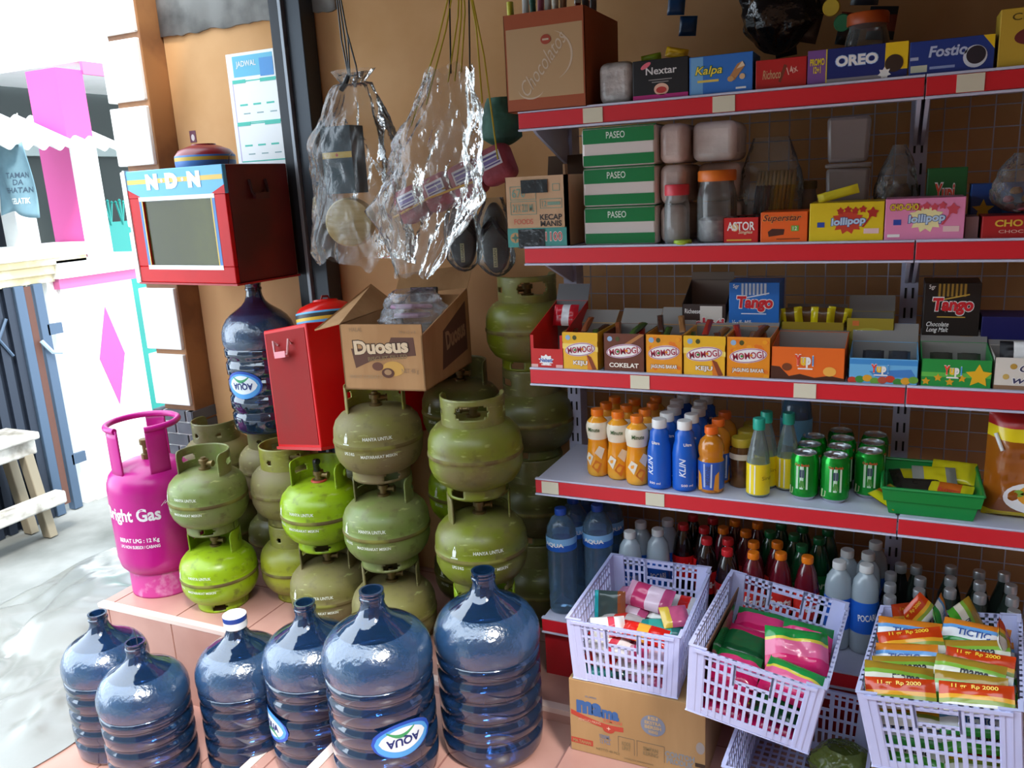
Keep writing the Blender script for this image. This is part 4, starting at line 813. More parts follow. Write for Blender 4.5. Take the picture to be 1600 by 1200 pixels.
carton('wafer_box', 'bright blue upright wafer box with red lettering on the third shelf', 'box', -.372, tangoy, z, .122, .10, .206, P('#1f6fc4'), a_tango(P('#a9b4c4'), 'Vanilla Milk', P('#dfe8f2')))
def a_tk(m, w, h):
    a_tango(P('#8a6a2a'), 'Chocolate\nLong Malt', P('#c9a040'))(m, w, h);
    m.poly([(w*.24, h*.05), (w*.38, h*.05), (w*.41, h*.36), (w*.20, h*.36)], P('#c9ccd0'), -.0004); m.rect(w*.80, h*.36, w*.22, h*.10, P('#b08a3a'), -.0004); m.rect(w*.6, h*.1, w*.5, h*.1, P('#3f2418'), -.0003)
carton('wafer_box', 'black upright wafer box with red lettering right of the shelf post', 'box', .070, tangoy, z, .115, .10, .206, P('#1d1715'), a_tk)
t = tray('snack_box', 'olive-yellow open box of shiny yellow packets behind the orange gummy box', 'box', -.243, 2.11, z, .145, .11, .110, P('#9a8420'), None, flap=(.03, 60))
for k in range(4): packet('snack_packet', 'shiny yellow packet standing in the olive-yellow box, %s from the left' % ORD[k], 'snack packet', (-.217+.032*k, 2.15+.012*(k % 2), z+.055), .055, .085, .022, [(.3, P('#d8c61a', .15)), (.4, P('#5a3a14', .25)), (.3, P('#d8c61a', .15))], Matrix.Rotation(R_(-8+5*k), 3, 'Y'), 'yellow packets in the olive box')
def a_yg2(m, w, h): m.oval(w*.48, h*.66, w*.82, h*.30, P('#b9b04a'), -.0003); m.text('Nextar', w*.48, h*.66, w*.6, h*.18, P('#4a4a2a'), -.0008, shear=.2, outline=WH); m.rect(w*.2, h*.9, w*.14, h*.1, P('#e07a3a'), -.0003)
tray('snack_box', 'mustard box with an oval emblem and raised flap left of the shelf post', 'box', -.094, 2.11, z, .105, .11, .122, P('#a8922a'), a_yg2, flap=(.04, 70))
carton('snack_box', 'deep navy box behind the white box at the right end of the third shelf', 'box', .19, tangoy, z, .13, .10, .13, P('#15175a'))
# ---- bottles
def bottle(name, label, cat, prof, bm, cap, cap_r, cap_z0, cap_z1, label_band=None, lm=None, art=None, liquid=None, group=None, ang=55, ribs=20):
    t = thing(name, label, cat, (0,0,0), 0, group)
    m = M(); m.lathe(prof, bm, 28); m.build('bottle_body', t, angle=ang)
    if liquid: m = M(); m.lathe(liquid[0], liquid[1], 24); m.build('drink', t)
    m = M(); m.lathe([(cap_r*.98, cap_z0), (cap_r, cap_z0+.002), (cap_r, cap_z1-.003), (cap_r*.93, cap_z1), (0, cap_z1)], cap, 24, lambda a, z: 1+.02*(int(a*ribs/pi) % 2)); m.build('cap', t)
    if label_band or art:
        m = M()
        if label_band:
            n = len(label_band); m.lathe([(r+.0006, zz)+((mm,) if mm else ()) for r, zz, mm in label_band], lm or WH, 28); m.f = m.f[:-2]; m.mi = m.mi[:-2]
        if art: art(m)
        m.build('printed_label', t, angle=50)
    return t
def series(proto, pts, z, fmt, names=None, rz=None, group=None):
    for i, (x, y) in enumerate(pts):
        a = R_(rz if rz is not None else (i*37) % 50-25)
        l = names[i] if names else fmt
        if i == 0: place(proto, (x, y, z), a); proto['label'] = l
        else: dup(proto, (x, y, z), a, l)
        if group: (proto if i == 0 else None) and proto.__setitem__('group', group)
def cols(specs, n_of, what):
    """column/row coordinates and a label for each place"""
    pts = []; names = []
    for cname, x, y0, n, dy in specs:
        for k in range(n):
            pts.append((x+.004*((k*7) % 3-1), y0+dy*k)); names.append('%s, %s from the front %s' % (what, ORD[k], cname) if n > 1 else '%s %s' % (what, cname))
    return pts, names
z = SH[3]+.001
juice = mat('juice_orange', '#e98f14', .12, col2='#f2b43c', scale=12, lo=.35, hi=.7); jw = P('#e9dcc4', .3); jy = P('#f0c242', .3)
def art_j(m):
    f = cyl_bend(.0300, R_(-70)); m.text('Minute', 0, .134, .032, .011, P('#3a5a2a'), fn=cyl_bend(.0315, R_(-66)), bold=.02, y=-.0008)
    for a, zz, c in ((-.5, .05, jw), (.5, .07, jw), (.2, .03, P('#d9731a', .3))): m.add([cyl_bend(.0318, R_(-70)+a)(x, zz+q, .0008) for x, q in ((-.012, 0), (.006, -.018), (.016, .01), (0, .02))], [(0,1,2,3)], c)
pj = [(.024, 0), (.029, .004), (.031, .014), (.0305, .05), (.0285, .075), (.0260, .095), (.0270, .105, jw), (.0305, .125, jw), (.031, .138, jw), (.027, .152), (.017, .162), (.0145, .166), (.0145, .172)]
jb = bottle('juice_bottle', 'x', 'drink bottle', pj, juice, P('#f07a14', .35), .0165, .168, .185, None, None, art_j, group='orange juice bottles on the fourth shelf')
pts, names = cols([('in the leftmost column', -.700, 2.035, 3, .066), ('in the column second from the left', -.639, 2.025, 3, .066), ('in the column beside the blue bottles', -.580, 2.000, 4, .064)], 3, 'orange-capped juice bottle')
series(jb, pts, z, '', names)
bb = P('#1c5fc4', .22); bb2 = P('#123f94', .25)
def art_b(m):
    f = cyl_bend(.0312, R_(-75)); m.text('Ultra', .002, .125, .020, .008, WH, fn=cyl_bend(.026, R_(-75)), y=-.0015, bold=.03)
    m.text('KLIN', -.012, .065, .05, .016, P('#d9e6f4'), fn=f, tilt=pi/2, y=-.0005, shear=.25, bold=.02); m.text('500 ml', 0, .018, .03, .006, WH, fn=f, y=-.0005)
pb = [(.027, 0), (.031, .003), (.0312, .010), (.0312, .098), (.028, .118), (.0245, .130), (.0235, .150), (.016, .158), (.016, .164)]
b2 = bottle('blue_bottle', 'x', 'drink bottle', pb, bb, P('#e8e6e2', .4), .0185, .160, .182, None, None, art_b, group='blue bottles with white caps')
pts, names = cols([('in the left blue column', -.5185, 1.992, 5, .0635), ('in the right blue column', -.454, 1.994, 5, .0635)], 5, 'blue white-capped bottle')
series(b2, pts, z, '', names)
sp = film('sport_orange', '#e8a04a', '#e08a1c', .75, .1, 0, 1, .2); sl_ = P('#2a5ab8', .3)
def art_s(m):
    f = cyl_bend(.0325, R_(-68)); m.add([f(x, zz, .0016) for x, zz in ((-.010, .018), (.010, .018), (.011, .080), (-.011, .080))], [(0,1,2,3)], P('#b4c0d8', .3)); m.add([f(x, zz, .0014) for x, zz in ((-.028, .005), (-.014, .012), (-.018, .05), (-.028, .06))], [(0,1,2,3)], P('#e89a2a', .3)); m.add([f(x, zz, .0014) for x, zz in ((.014, .012), (.028, .005), (.028, .06), (.018, .05))], [(0,1,2,3)], P('#e89a2a', .3))
    m.text('MIZONE', 0, .05, .05, .011, P('#3a4a7a'), fn=f, tilt=pi/2, y=-.0022, bold=.02)
ps = [(.026, 0), (.031, .004), (.0325, .012), (.0325, .085), (.029, .092), (.0325, .105), (.0325, .118), (.027, .136), (.016, .146), (.014, .150), (.014, .156)]
s1 = bottle('sports_drink', 'x', 'drink bottle', ps, sp, P('#ee6a1a', .35), .0165, .152, .170, [(.0326, .012, None), (.0326, .084, None)], sl_, art_s, group='orange sports drinks')
pts, names = cols([('right of the blue bottles', -.388, 2.000, 3, .070)], 3, 'orange sports drink with a blue label')
series(s1, pts, z, '', names)
jam = mat('jam_dark', '#4a2d16', .15, col2='#6e4a22', scale=20); pjm = [(.028, 0), (.031, .004), (.031, .085), (.026, .100), (.024, .104), (.024, .110)]
s2 = bottle('spread_jar', 'x', 'jar', pjm, jam, P('#b8a02a', .4), .026, .106, .128, [(.0312, .075, None), (.0312, .09, None)], P('#cfc6b4'), None, group='brown spread jars')
pts, names = cols([('behind the sports drinks', -.322, 2.062, 3, .067)], 3, 'brown spread jar with a yellow lid')
series(s2, pts, z, '', names)
glass = film('clear_pet', '#dfe8e6', '#c2cecc', .12, .05, 0, 1, .5); teal = P('#1fa58c', .35)
py = [(.024, 0), (.028, .003), (.0285, .01), (.0285, .085), (.026, .105), (.020, .135), (.014, .160), (.0115, .168), (.0115, .176)]
def art_y(m): m.lathe([(.0287, .008), (.0287, .086)], P('#efd21c', .35), 28); m.f = m.f[:-2]; m.mi = m.mi[:-2]; f = cyl_bend(.029, R_(-95)); m.add([f(x, zz, .0004) for x, zz in ((-.016, .01), (.000, .01), (.000, .084), (-.016, .084))], [(0,1,2,3)], P('#e9e6d8', .35)); m.text('Sirup', .014, .05, .03, .012, P('#a8861a'), fn=cyl_bend(.029, R_(-62)), y=-.0006)
s3 = bottle('syrup_bottle', 'x', 'bottle', py, glass, teal, .0145, .170, .198, None, None, art_y, [[(.025, .003), (.0275, .006), (.0275, .060), (0, .061)], P('#cfe0c4', .1)], group='teal-capped bottles')
series(s3, [(-.277, 2.005), (-.268, 2.070), (-.215, 2.07)], z, '', ['teal-capped clear bottle with a yellow label, front one left of the cans', 'teal-capped clear bottle hidden behind the front yellow-labelled one', 'teal-capped clear bottle with a white and yellow label nearest the green cans'], rz=0)
pw_ = [(.035, 0), (.04, .006), (.04, .15), (.036, .19), (.02, .222), (.016, .228), (.016, .236)]
s4 = bottle('water_bottle', 'large blue-capped water bottle standing behind the teal-capped bottles', 'water bottle', pw_, film('blue_pet', '#9fc0dc', '#5f8fb4', .35, .08, 0, 1, .4), P('#1a2f8a', .35), .02, .228, .258, [(.0402, .08, None), (.0402, .15, None)], P('#6fb0d8'))
place(s4, (-.21, 2.205, z))
# drink cans
can_g = mat('can_green', '#1c9a34', .18, .55); can_l = P('#bfd8c0', .3); alu = mat('can_alu', '#c9ccce', .25, .9)
t = thing('drink_can', 'x', 'drink can', (0,0,0), 0, 'green drink cans')
m = M(); m.lathe([(.024, .0, alu), (.027, .004, alu), (.0325, .010), (.033, .016), (.033, .098), (.031, .106), (.0275, .113, alu), (.0280, .1155, alu), (.0262, .1155, alu), (.0255, .111, alu), (0, .111, alu)], can_g, 40); m.build('can_body', t, angle=40)
m = M(); m.box(-.006, -.012, .1112, .006, .010, .1124, alu); m.build('ring_pull', t, bevel=.0005)
f = cyl_bend(.0331, R_(-70))
for x in (0, .104):
    m = M(); m.add([f(x+q, zz, .0005) for q, zz in ((-.014, .03), (0, .03), (.014, .03), (.014, .088), (0, .088), (-.014, .088))], [(0,1,4,5), (1,2,3,4)], can_l); m.text('Cap Badak', x, .091, .034, .008, P('#c2542a'), fn=f, y=-.0006, bold=.03); m.add([f(x+q, zz, .001) for q, zz in ((-.006, .06), (.006, .06), (.006, .08), (-.006, .08))], [(0,1,2,3)], P('#3a4a5a')); m.add([f(x+q, zz, .001) for q, zz in ((-.006, .035), (.007, .034), (.004, .052), (-.003, .053))], [(0,1,2,3)], P('#4a8a3a')); m.add([f(x-.03+q, zz, .0005) for q, zz in ((-.008, .012), (.006, .016), (.008, .03), (-.006, .034))], [(0,1,2,3)], P('#b8b890')); m.build('printed_label', t, smooth=False)
pts, names = cols([('in the left can column', -.166, 2.022, 3, .069), ('in the middle can column', -.096, 2.022, 4, .069), ('in the right can column', -.022, 2.076, 3, .069)], 3, 'green drink can')
series(t, pts, z, '', names)
# green tray of yellow sachets, oil pouch
trm = mat('green_plastic', '#12883c', .35)
t = thing('plastic_tray', 'green plastic tray of yellow sachets at the front of the fourth shelf', 'tray', (.107, 2.065, z))
m = M()
def ring(w1, d1, z0, w2, d2, z1): m.add([(-w1,-d1,z0),(w1,-d1,z0),(w1,d1,z0),(-w1,d1,z0),(-w2,-d2,z1),(w2,-d2,z1),(w2,d2,z1),(-w2,d2,z1)], [(0,1,5,4),(1,2,6,5),(2,3,7,6),(3,0,4,7)], trm)
m.add([(-.085,-.09,.001),(.085,-.09,.001),(.085,.09,.001),(-.085,.09,.001)], [(0,1,2,3)], trm)
ring(.085, .09, .001, .092, .098, .035); ring(.092, .098, .035, .097, .103, .036); ring(.097, .103, .036, .102, .108, .066); m.build('tray_body', t, smooth=False, solid=.003)
m = M(); pts_ = [(-.102,-.108,.066),(.102,-.108,.066),(.102,.108,.066),(-.102,.108,.066),(-.102,-.108,.066)]
for a, b in zip(pts_[:-1], pts_[1:]): m.tube([a, b], .004, trm, 8)
m.build('rim', t)
yl_ = P('#cfc21a', .18); og_ = P('#c8641e', .2); bkp = P('#2a2620', .2)
for i, (x, y, zz, a, b, cs, n) in enumerate([(.055, 2.01, .02, 60, 70, (yl_, og_), 'leaning on the left wall'), (.10, 2.03, .022, 8, 55, (bkp, bkp), 'dark one lying in the middle'), (.14, 2.01, .03, -12, 62, (yl_, yl_), 'front one with a red strip'), (.12, 2.07, .045, 5, 60, (P('#8a8a80', .15), yl_), 'silver and yellow one at the back'), (.155, 2.11, .05, -8, 60, (yl_, yl_), 'rearmost one at the right'), (.08, 2.11, .03, 15, 70, (bkp, yl_), 'rearmost one at the left')]):
    packet('snack_sachet', 'sachet in the green tray, %s' % n, 'snack packet', (x, y, z+zz-.012), .095, .07, .02, [(.25, cs[0]), (.5, cs[1] if i != 2 else og_), (.25, cs[0])], Matrix.Rotation(R_(a), 3, 'Z') @ Matrix.Rotation(R_(-b), 3, 'X'), 'sachets in the green tray', ('Royco', 0, .5, .5, P('#c8402a')) if i == 2 else None, i)
oil = mat('cooking_oil', '#8a4a10', .08, col2='#9a5a16', scale=4, coat=.6); oy = P('#d9c21a', .2); orr = P('#a81e1e', .25)
t = thing('oil_pouch', 'standing pouch of amber cooking oil with a plate picture, right of the green tray', 'pouch', (.305, 2.035, z))
m = M(); packet_mesh(m, .185, .252, .085, [(.06, oy), (.68, oil), (.12, oy), (.14, orr)], 3, 24, 28, .03, True); m.build('pouch', t, angle=70)
m = M(); yq = -.0435
m.oval(.0, .060, .115, .07, P('#dfe0e0', .3), yq); m.oval(.006, .066, .075, .050, P('#d9962a', .4), yq-.0006); m.star(.0, .074, .026, P('#e0b040', .4), yq-.0012, 7, .6); m.star(.004, .095, .012, P('#c8441e', .4), yq-.0016, 5, .4); m.oval(-.028, .07, .02, .016, P('#7aa03a', .4), yq-.0012)
m.text('FILMA', -.006, .200, .10, .026, P('#1d2a14'), yq+.012, bold=.04, tilt=-.18, outline=WH); m.oval(.0, .150, .034, .03, P('#d9cfae', .4), yq); m.star(0, .150, .008, BK, yq-.0006); m.build('printed_design', t, smooth=False)
m = M(); m.tube([(-.08, -.03, .20), (-.066, -.045, .165)], .004, P('#cfd0cf', .3), 8); m.build('spout', t)
# ---- bottom shelf
z = SH[4]+.001
pet = film('aqua_pet', '#aac8e0', '#7fa4c4', .16, .06, .15, 70, .45); ab = P('#2c6cc0', .3)
pa = [(.036, 0), (.041, .006)]
for k in range(7): pa += [(.042, .02+.024*k), (.0405, .028+.024*k)]
pa += [(.043, .195), (.043, .235), (.040, .258), (.026, .284), (.0145, .292), (.0145, .300)]
a1 = bottle('water_bottle', 'x', 'water bottle', pa, pet, P('#1e4aa8', .35), .0165, .294, .312, [(.0434, .196, P('#1e5ab4', .3)), (.0434, .214, P('#7fb4e0', .3)), (.0434, .234, None)], ab, lambda m: m.text('AQUA', 0, .215, .06, .014, WH, fn=cyl_bend(.0438, R_(-75)), y=-.0006, bold=.03), group='large water bottles at the left end of the bottom shelf')
pts, names = cols([('in the leftmost column', -.812, 2.02, 3, .090), ('in the second column', -.722, 2.075, 2, .090)], 3, 'large blue-tinted water bottle on the bottom shelf')
series(a1, pts, z, '', names)
milky = film('milky_drink', '#a3b6c2', '#c3d2dc', .55, .06, 0, 1, .3); mb = P('#1f5fc4', .3)
pm = [(.028, 0), (.032, .004), (.033, .012), (.033, .135), (.0325, .17), (.028, .195), (.017, .212), (.0135, .216), (.0135, .222)]
p1 = bottle('milky_drink_bottle', 'x', 'drink bottle', pm, milky, P('#d6d6d4', .4), .0165, .217, .236, [(.0332, .06, None), (.0332, .145, None)], mb, lambda m: m.text('POCARI', 0, .105, .044, .018, WH, fn=cyl_bend(.0336, R_(-75)), y=-.0005, bold=.02, tilt=.1), group='milky drinks with blue labels')
series(p1, [(-.612, 2.075), (-.600, 2.145), (-.570, 2.155), (-.556, 2.225)][:0] + [(-.636, 2.09), (-.625, 2.165), (-.566, 2.13), (-.556, 2.205), (-.083, 2.075), (-.068, 2.150), (-.020, 2.075), (-.018, 2.148), (-.002, 2.222)], z, '', ['milky drink, left front one beside the large water bottles', 'milky drink, left rear one beside the large water bottles', 'milky drink, front one next to the cola bottles', 'milky drink, rear one next to the cola bottles', 'milky drink right of the green bottles, left front one', 'milky drink right of the green bottles, left rear one', 'milky white drink with a bright blue label standing between two crates', 'milky drink directly behind the bright one between two crates', 'milky drink at the back beside the shelf post'], rz=0)
cola = mat('cola', '#1d0d0a', .06, coat=.8); clr = P('#c8181c', .3); fan = mat('strawberry_soda', '#5c0f1c', .06, coat=.8); spr = mat('green_soda', '#0f4a2a', .08, coat=.8)
def soda(name, liq, cap, lab, word, ink, grp, lz=(.075, .135)):
    pr = [(.022, 0), (.028, .004), (.031, .016), (.0300, .05), (.0285, .07), (.0310, .09), (.0312, .13), (.0300, .155), (.0235, .190), (.0150, .212), (.0125, .216), (.0125, .222)]
    return bottle(name, 'x', 'soda bottle', pr, liq, cap, .0150, .217, .234, [(.0314, lz[0], None), (.0316, lz[1], None)], lab, lambda m: m.text(word, 0, (lz[0]+lz[1])/2, .07, .028, ink, fn=cyl_bend(.0319, R_(-72)), y=-.0006, bold=.03, shear=.2), group=grp)
ck = soda('cola_bottle', cola, P('#c21d24', .35), clr, 'Coca-Cola', WH, 'cola bottles', (.08, .145))
series(ck, [(-.507, 2.19), (-.495, 2.262), (-.446, 2.185), (-.436, 2.257), (-.425, 2.115), (-.370, 2.128), (-.360, 2.062)], z, '', ['red-capped cola bottle beside the milky drinks, first from the left', 'red-capped cola bottle at the back, left one', 'red-capped cola bottle in the second row behind the front one', 'red-capped cola bottle at the back, right one', 'red-capped cola bottle standing forward between the two left crates', 'rear one of the two red-capped cola bottles touching the orange-capped ones', 'front one of the two red-capped cola bottles touching the orange-capped ones'])
fa = soda('soda_bottle', fan, P('#ef7d16', .35), P('#cf2a22', .3), 'Fanta', WH, 'orange-capped red sodas', (.07, .14))
series(fa, [(-.396, 2.200), (-.374, 2.262), (-.333, 2.196), (-.311, 2.262), (-.302, 2.130), (-.293, 2.065), (-.243, 2.148), (-.226, 2.083), (-.160, 2.082)], z, '', ['orange-capped red soda behind the colas, left one', 'orange-capped red soda at the very back, left one', 'orange-capped red soda in the second row from the back', 'orange-capped red soda at the very back, right one', 'orange-capped red soda in the first front pair, rear one', 'orange-capped red soda in the first front pair, front one', 'orange-capped red soda in the second front pair, rear one', 'orange-capped red soda in the second front pair, front one', 'orange-capped red soda standing alone rightmost, over the tilted crate'])
sr = soda('soda_bottle', spr, P('#156a3a', .35), P('#1a7a3a', .3), 'Sprite', P('#d9e8c4'), 'green sodas')
series(sr, [(-.270, 2.212), (-.248, 2.275), (-.206, 2.212), (-.190, 2.275), (-.180, 2.148), (-.142, 2.208), (-.124, 2.272)], z, '', ['green-capped soda leftmost, behind the red sodas', 'green-capped soda at the back, left one', 'green-capped soda in the middle of the green group', 'green-capped soda at the back, middle one', 'green-capped soda nearest the front of the green group', 'green-capped soda rightmost of the second row', 'green-capped soda at the back, right one'])
dg = film('dark_glass', '#5f7068', '#39463f', .55, .06, 0, 1, .4); dg2 = mat('black_glass', '#141414', .08, coat=.6); sil = mat('silver_cap', '#c4c6c8', .3, .7)
pgp = [(.025, 0), (.029, .003), (.0295, .012), (.0295, .10), (.026, .125), (.017, .155), (.0125, .175), (.0125, .182)]
g1 = bottle('glass_bottle', 'x', 'bottle', pgp, dg, sil, .0138, .178, .200, [(.0296, .03, None), (.0296, .085, None)], P('#8f9a8a', .35), group='silver-capped glass bottles')
pts, names = cols([('in the second silver-capped column', .100, 1.985, 4, .066), ('in the third silver-capped column', .172, 2.075, 3, .066), ('in the fourth silver-capped column', .235, 2.07, 3, .066), ('in the rightmost silver-capped column', .298, 2.012, 4, .066)], 4, 'silver-capped glass bottle')
series(g1, pts, z, '', names)
g2 = bottle('dark_bottle', 'x', 'bottle', pgp, dg2, sil, .0138, .178, .200, [(.0296, .03, None), (.0296, .085, None)], P('#7a1a1a', .35), group='dark silver-capped bottles')
series(g2, [(.036, 1.995), (.036, 2.060), (.037, 2.122), (.060, 2.182)], z, '', ['black silver-capped bottle behind the right crate corner, first from the front', 'black silver-capped bottle behind the right crate corner, second from the front', 'black silver-capped bottle behind the right crate corner, third from the front', 'black silver-capped bottle at the back beside the shelf post'])
# ------------------------------------------------------------------ crates of snacks
crm = mat('crate_plastic', '#c6c9ea', .35, col2='#babde2', scale=4)
def make_crate(w=.272, d=.368, h=.162, tp=.010):
    t = thing('plastic_crate', 'x', 'crate', (0,0,0), 0, 'white perforated snack crates')
    def panel(name, p0, p1, q0, q1, nrm, nc, handle):
        p0, p1, q0, q1, nrm = [Vector(v) for v in (p0, p1, q0, q1, nrm)]; m = M()
        def F(u, v, o): a = p0.lerp(p1, u); b = q0.lerp(q1, u); return tuple(a.lerp(b, v)+nrm*o)
        def bar(u0, u1, v0, v1, o0=-.0015, o1=.0015): m.hexa([F(u0,v0,o0),F(u1,v0,o0),F(u1,v0,o1),F(u0,v0,o1),F(u0,v1,o0),F(u1,v1,o0),F(u1,v1,o1),F(u0,v1,o1)], crm)
        rows = [0, .10, .30, .34, .53, .57, .74, .78, .90, .925, 1]
        for a, b in ((0, .09), (.295, .33), (.52, .555), (.735, .77), (.88, .905), (.955, 1.0)):
            if handle and a == .735: bar(0, .36, a, b); bar(.64, 1, a, b); bar(.34, .66, .655, .70); bar(.34, .66, .86, .885)
            else: bar(0, 1, a, b, -.002, .002 if b < 1 else .006)
        for i in range(nc+1):
            u = i/nc; wv = .009 if i in (0, nc//3, nc-nc//3, nc) else .0062; L = (p1-p0).length; du = wv/L/2; u0, u1 = max(0, u-du), min(1, u+du)
            if handle and .36 < u < .64: bar(u0, u1, .0, .68); bar(u0, u1, .87, 1)
            else: bar(u0, u1, 0, 1, -.002, .003 if wv > .006 else .0015)
        if handle:
            for u in (.345, .655): bar(u-.01, u+.01, .62, .95, -.002, .003)
        m.build(name, t, smooth=False)
    g = tp
    B = lambda x, y: (x, y, .004); Tq = lambda x, y: (x, y, h)
    panel('end_panel', B(g+.012, g), B(w-g-.012, g), Tq(.012, 0), Tq(w-.012, 0), (0, -1, 0), 15, True)
    panel('end_panel', B(w-g-.012, d-g), B(g+.012, d-g), Tq(w-.012, d), Tq(.012, d), (0, 1, 0), 15, True)
    panel('side_panel', B(g, d-g-.012), B(g, g+.012), Tq(0, d-.012), Tq(0, .012), (-1, 0, 0), 18, False)
    panel('side_panel', B(w-g, g+.012), B(w-g, d-g-.012), Tq(w, .012), Tq(w, d-.012), (1, 0, 0), 18, False)
    for sx, sy in ((0, 0), (1, 0), (0, 1), (1, 1)):
        m = M(); s = lambda x, a, b: b-x if a else x
        def L(x, y, z, k): xx = x+(g*(1-k)); yy = y+(g*(1-k)); return (w-xx if sx else xx, d-yy if sy else yy, z)
        pts = [(-.002, -.002), (.034, -.002), (.034, .003), (.003, .003), (.003, .034), (-.002, .034)]
        vs = [L(x, y, 0, 0) for x, y in pts]+[L(x, y, h+.004, 1) for x, y in pts]; n = 6
        m.add(vs, [tuple(range(n)), tuple(range(2*n-1, n-1, -1))]+[(i, (i+1) % n, (i+1) % n+n, i+n) for i in range(n)], crm); m.build('corner_post', t, bevel=.0018)
    m = M()
    for i in range(14): x = g+(w-2*g)*i/13; m.box(x-.003, g, .001, x+.003, d-g, .004, crm)
    for i in range(18): y = g+(d-2*g)*i/17; m.box(g, y-.003, .0, w-g, y+.003, .003, crm)
    m.build('base_grid', t, smooth=False)
    return t
cr0 = make_crate()
mw = lambda loc, yaw, roll: Matrix.Translation(loc) @ Matrix.Rotation(yaw, 4, 'Z') @ Matrix.Rotation(roll, 4, 'Y')
C1 = mw((-.668, 1.668, .204), .011, 0); C2 = mw((-.367, 1.560, .262), -.064, .122); C3 = mw((-.272, 1.535, .001), -.05, 0); C4 = mw((.006, 1.547, .232), -.103, -.153)
cr0.matrix_world = C1; cr0['label'] = 'white perforated crate of pink and red sweets on the printed carton, leftmost crate'
for Cm, l in ((C2, 'tilted white perforated crate of pink and green packets, middle one'), (C3, 'empty-fronted white crate at the bottom edge, carrying the tilted one'), (C4, 'white perforated crate full of orange wafer sachets, rightmost crate')):
    o = dup(cr0, (0,0,0), 0, l); o.matrix_world = Cm
# supports below the frame edge
kb2 = mat('brown_carton', '#b08a5c', .8, col2='#a37d50', scale=9, stretch=(1, 1, .25))
o = carton('carton', 'brown carton holding up the rightmost crate, mostly below the picture edge', 'box', .012, 1.545, .0, .285, .36, .225, kb2, rz=-.103)
def a_mama(m, w, h):
    bl = P('#3a5f96', .7); rd = P('#b5402e', .7); gy = P('#7a7f8f', .7)
    m.text('ma', w*.155, h*.645, w*.20, h*.185, bl, -.0003, bold=.07); m.text('ma', w*.315, h*.61, w*.13, h*.125, bl, -.0003, bold=.06); m.text('LEMON', w*.33, h*.525, w*.14, h*.05, P('#c86a4a', .7), -.0004, bold=.03)
    vs = [(w*(.01+.40*i/10), h*(.55-.11*sin(pi*.62*i/10)-.035)) for i in range(11)]+[(w*(.01+.40*(10-i)/10), h*(.55-.11*sin(pi*.62*(10-i)/10)+.03)) for i in range(11)]; m.poly(vs, rd, -.0002); m.oval(w*.30, h*.41, w*.09, h*.11, rd, -.0004); m.star(w*.30, h*.42, .006, P('#e0b8a0', .7), -.001, 4, .3)
    m.text('PENCUCI PIRING', w*.155, h*.465, w*.17, h*.035, P('#d9a58a', .7), -.0008); m.text('SUPER', w*.17, h*.80, w*.09, h*.025, gy, -.0003)
    m.oval(w*.63, h*.60, w*.18, h*.28, gy, -.0003)
    for k, (s, z_) in enumerate((('ISI', .70), ('EKSTRA', .635), ('BERSIH', .575), ('WANGI', .515))): m.text(s, w*.63, h*z_, w*(.07+.05*(k in (1, 2))), h*.045, P('#c0a070', .7), -.0008, bold=.03)
    m.oval(w*.965, h*.44, w*.06, h*.16, P('#9a8f88', .7), -.0003); m.rect(w*.09, h*.15, w*.17, h*.075, rd, -.0003); m.text('MA TAHAN', w*.09, h*.15, w*.14, h*.045, kb2, -.0008, bold=.03); m.text('1000ML\n12 PCS', w*.27, h*.255, w*.09, h*.13, gy, -.0003, shear=-.2, bold=.02)
    for cx, ww, tx in ((.43, .12, 'KODE\nLIPAT'), (.61, .20, 'SIMPAN\nKERING')):
        for a, b, c, d in ((0, .11, ww, .008), (-ww/2, 0, .004, .22), (ww/2, 0, .004, .22)): m.rect(w*(cx+a), h*(.235+b), w*c, h*d, P('#7d6a52', .7), -.0003)
        m.text(tx, w*cx, h*.23, w*ww*.55, h*.12, P('#86724f', .7), -.0003)
    m.text('CONTOH\nPRODUK', w*.82, h*.22, w*.21, h*.17, P('#8a8a88', .7), -.0003, bold=.05); m.text('NETTO 48 PCS', w*.29, h*.10, w*.18, h*.035, P('#86724f', .7), -.0003); m.text('JANGAN DIBANTING', w*.52, h*.055, w*.22, h*.03, P('#86724f', .7), -.0003)
    m.rect(w*.965, h*.21, w*.07, h*.05, P('#3a2a1c', .6), -.0012)
carton('printed_carton', 'brown carton with blue and red lettering under the leftmost crate', 'box', -.672, 1.674, .001, .335, .262, .2, kb2, a_mama)
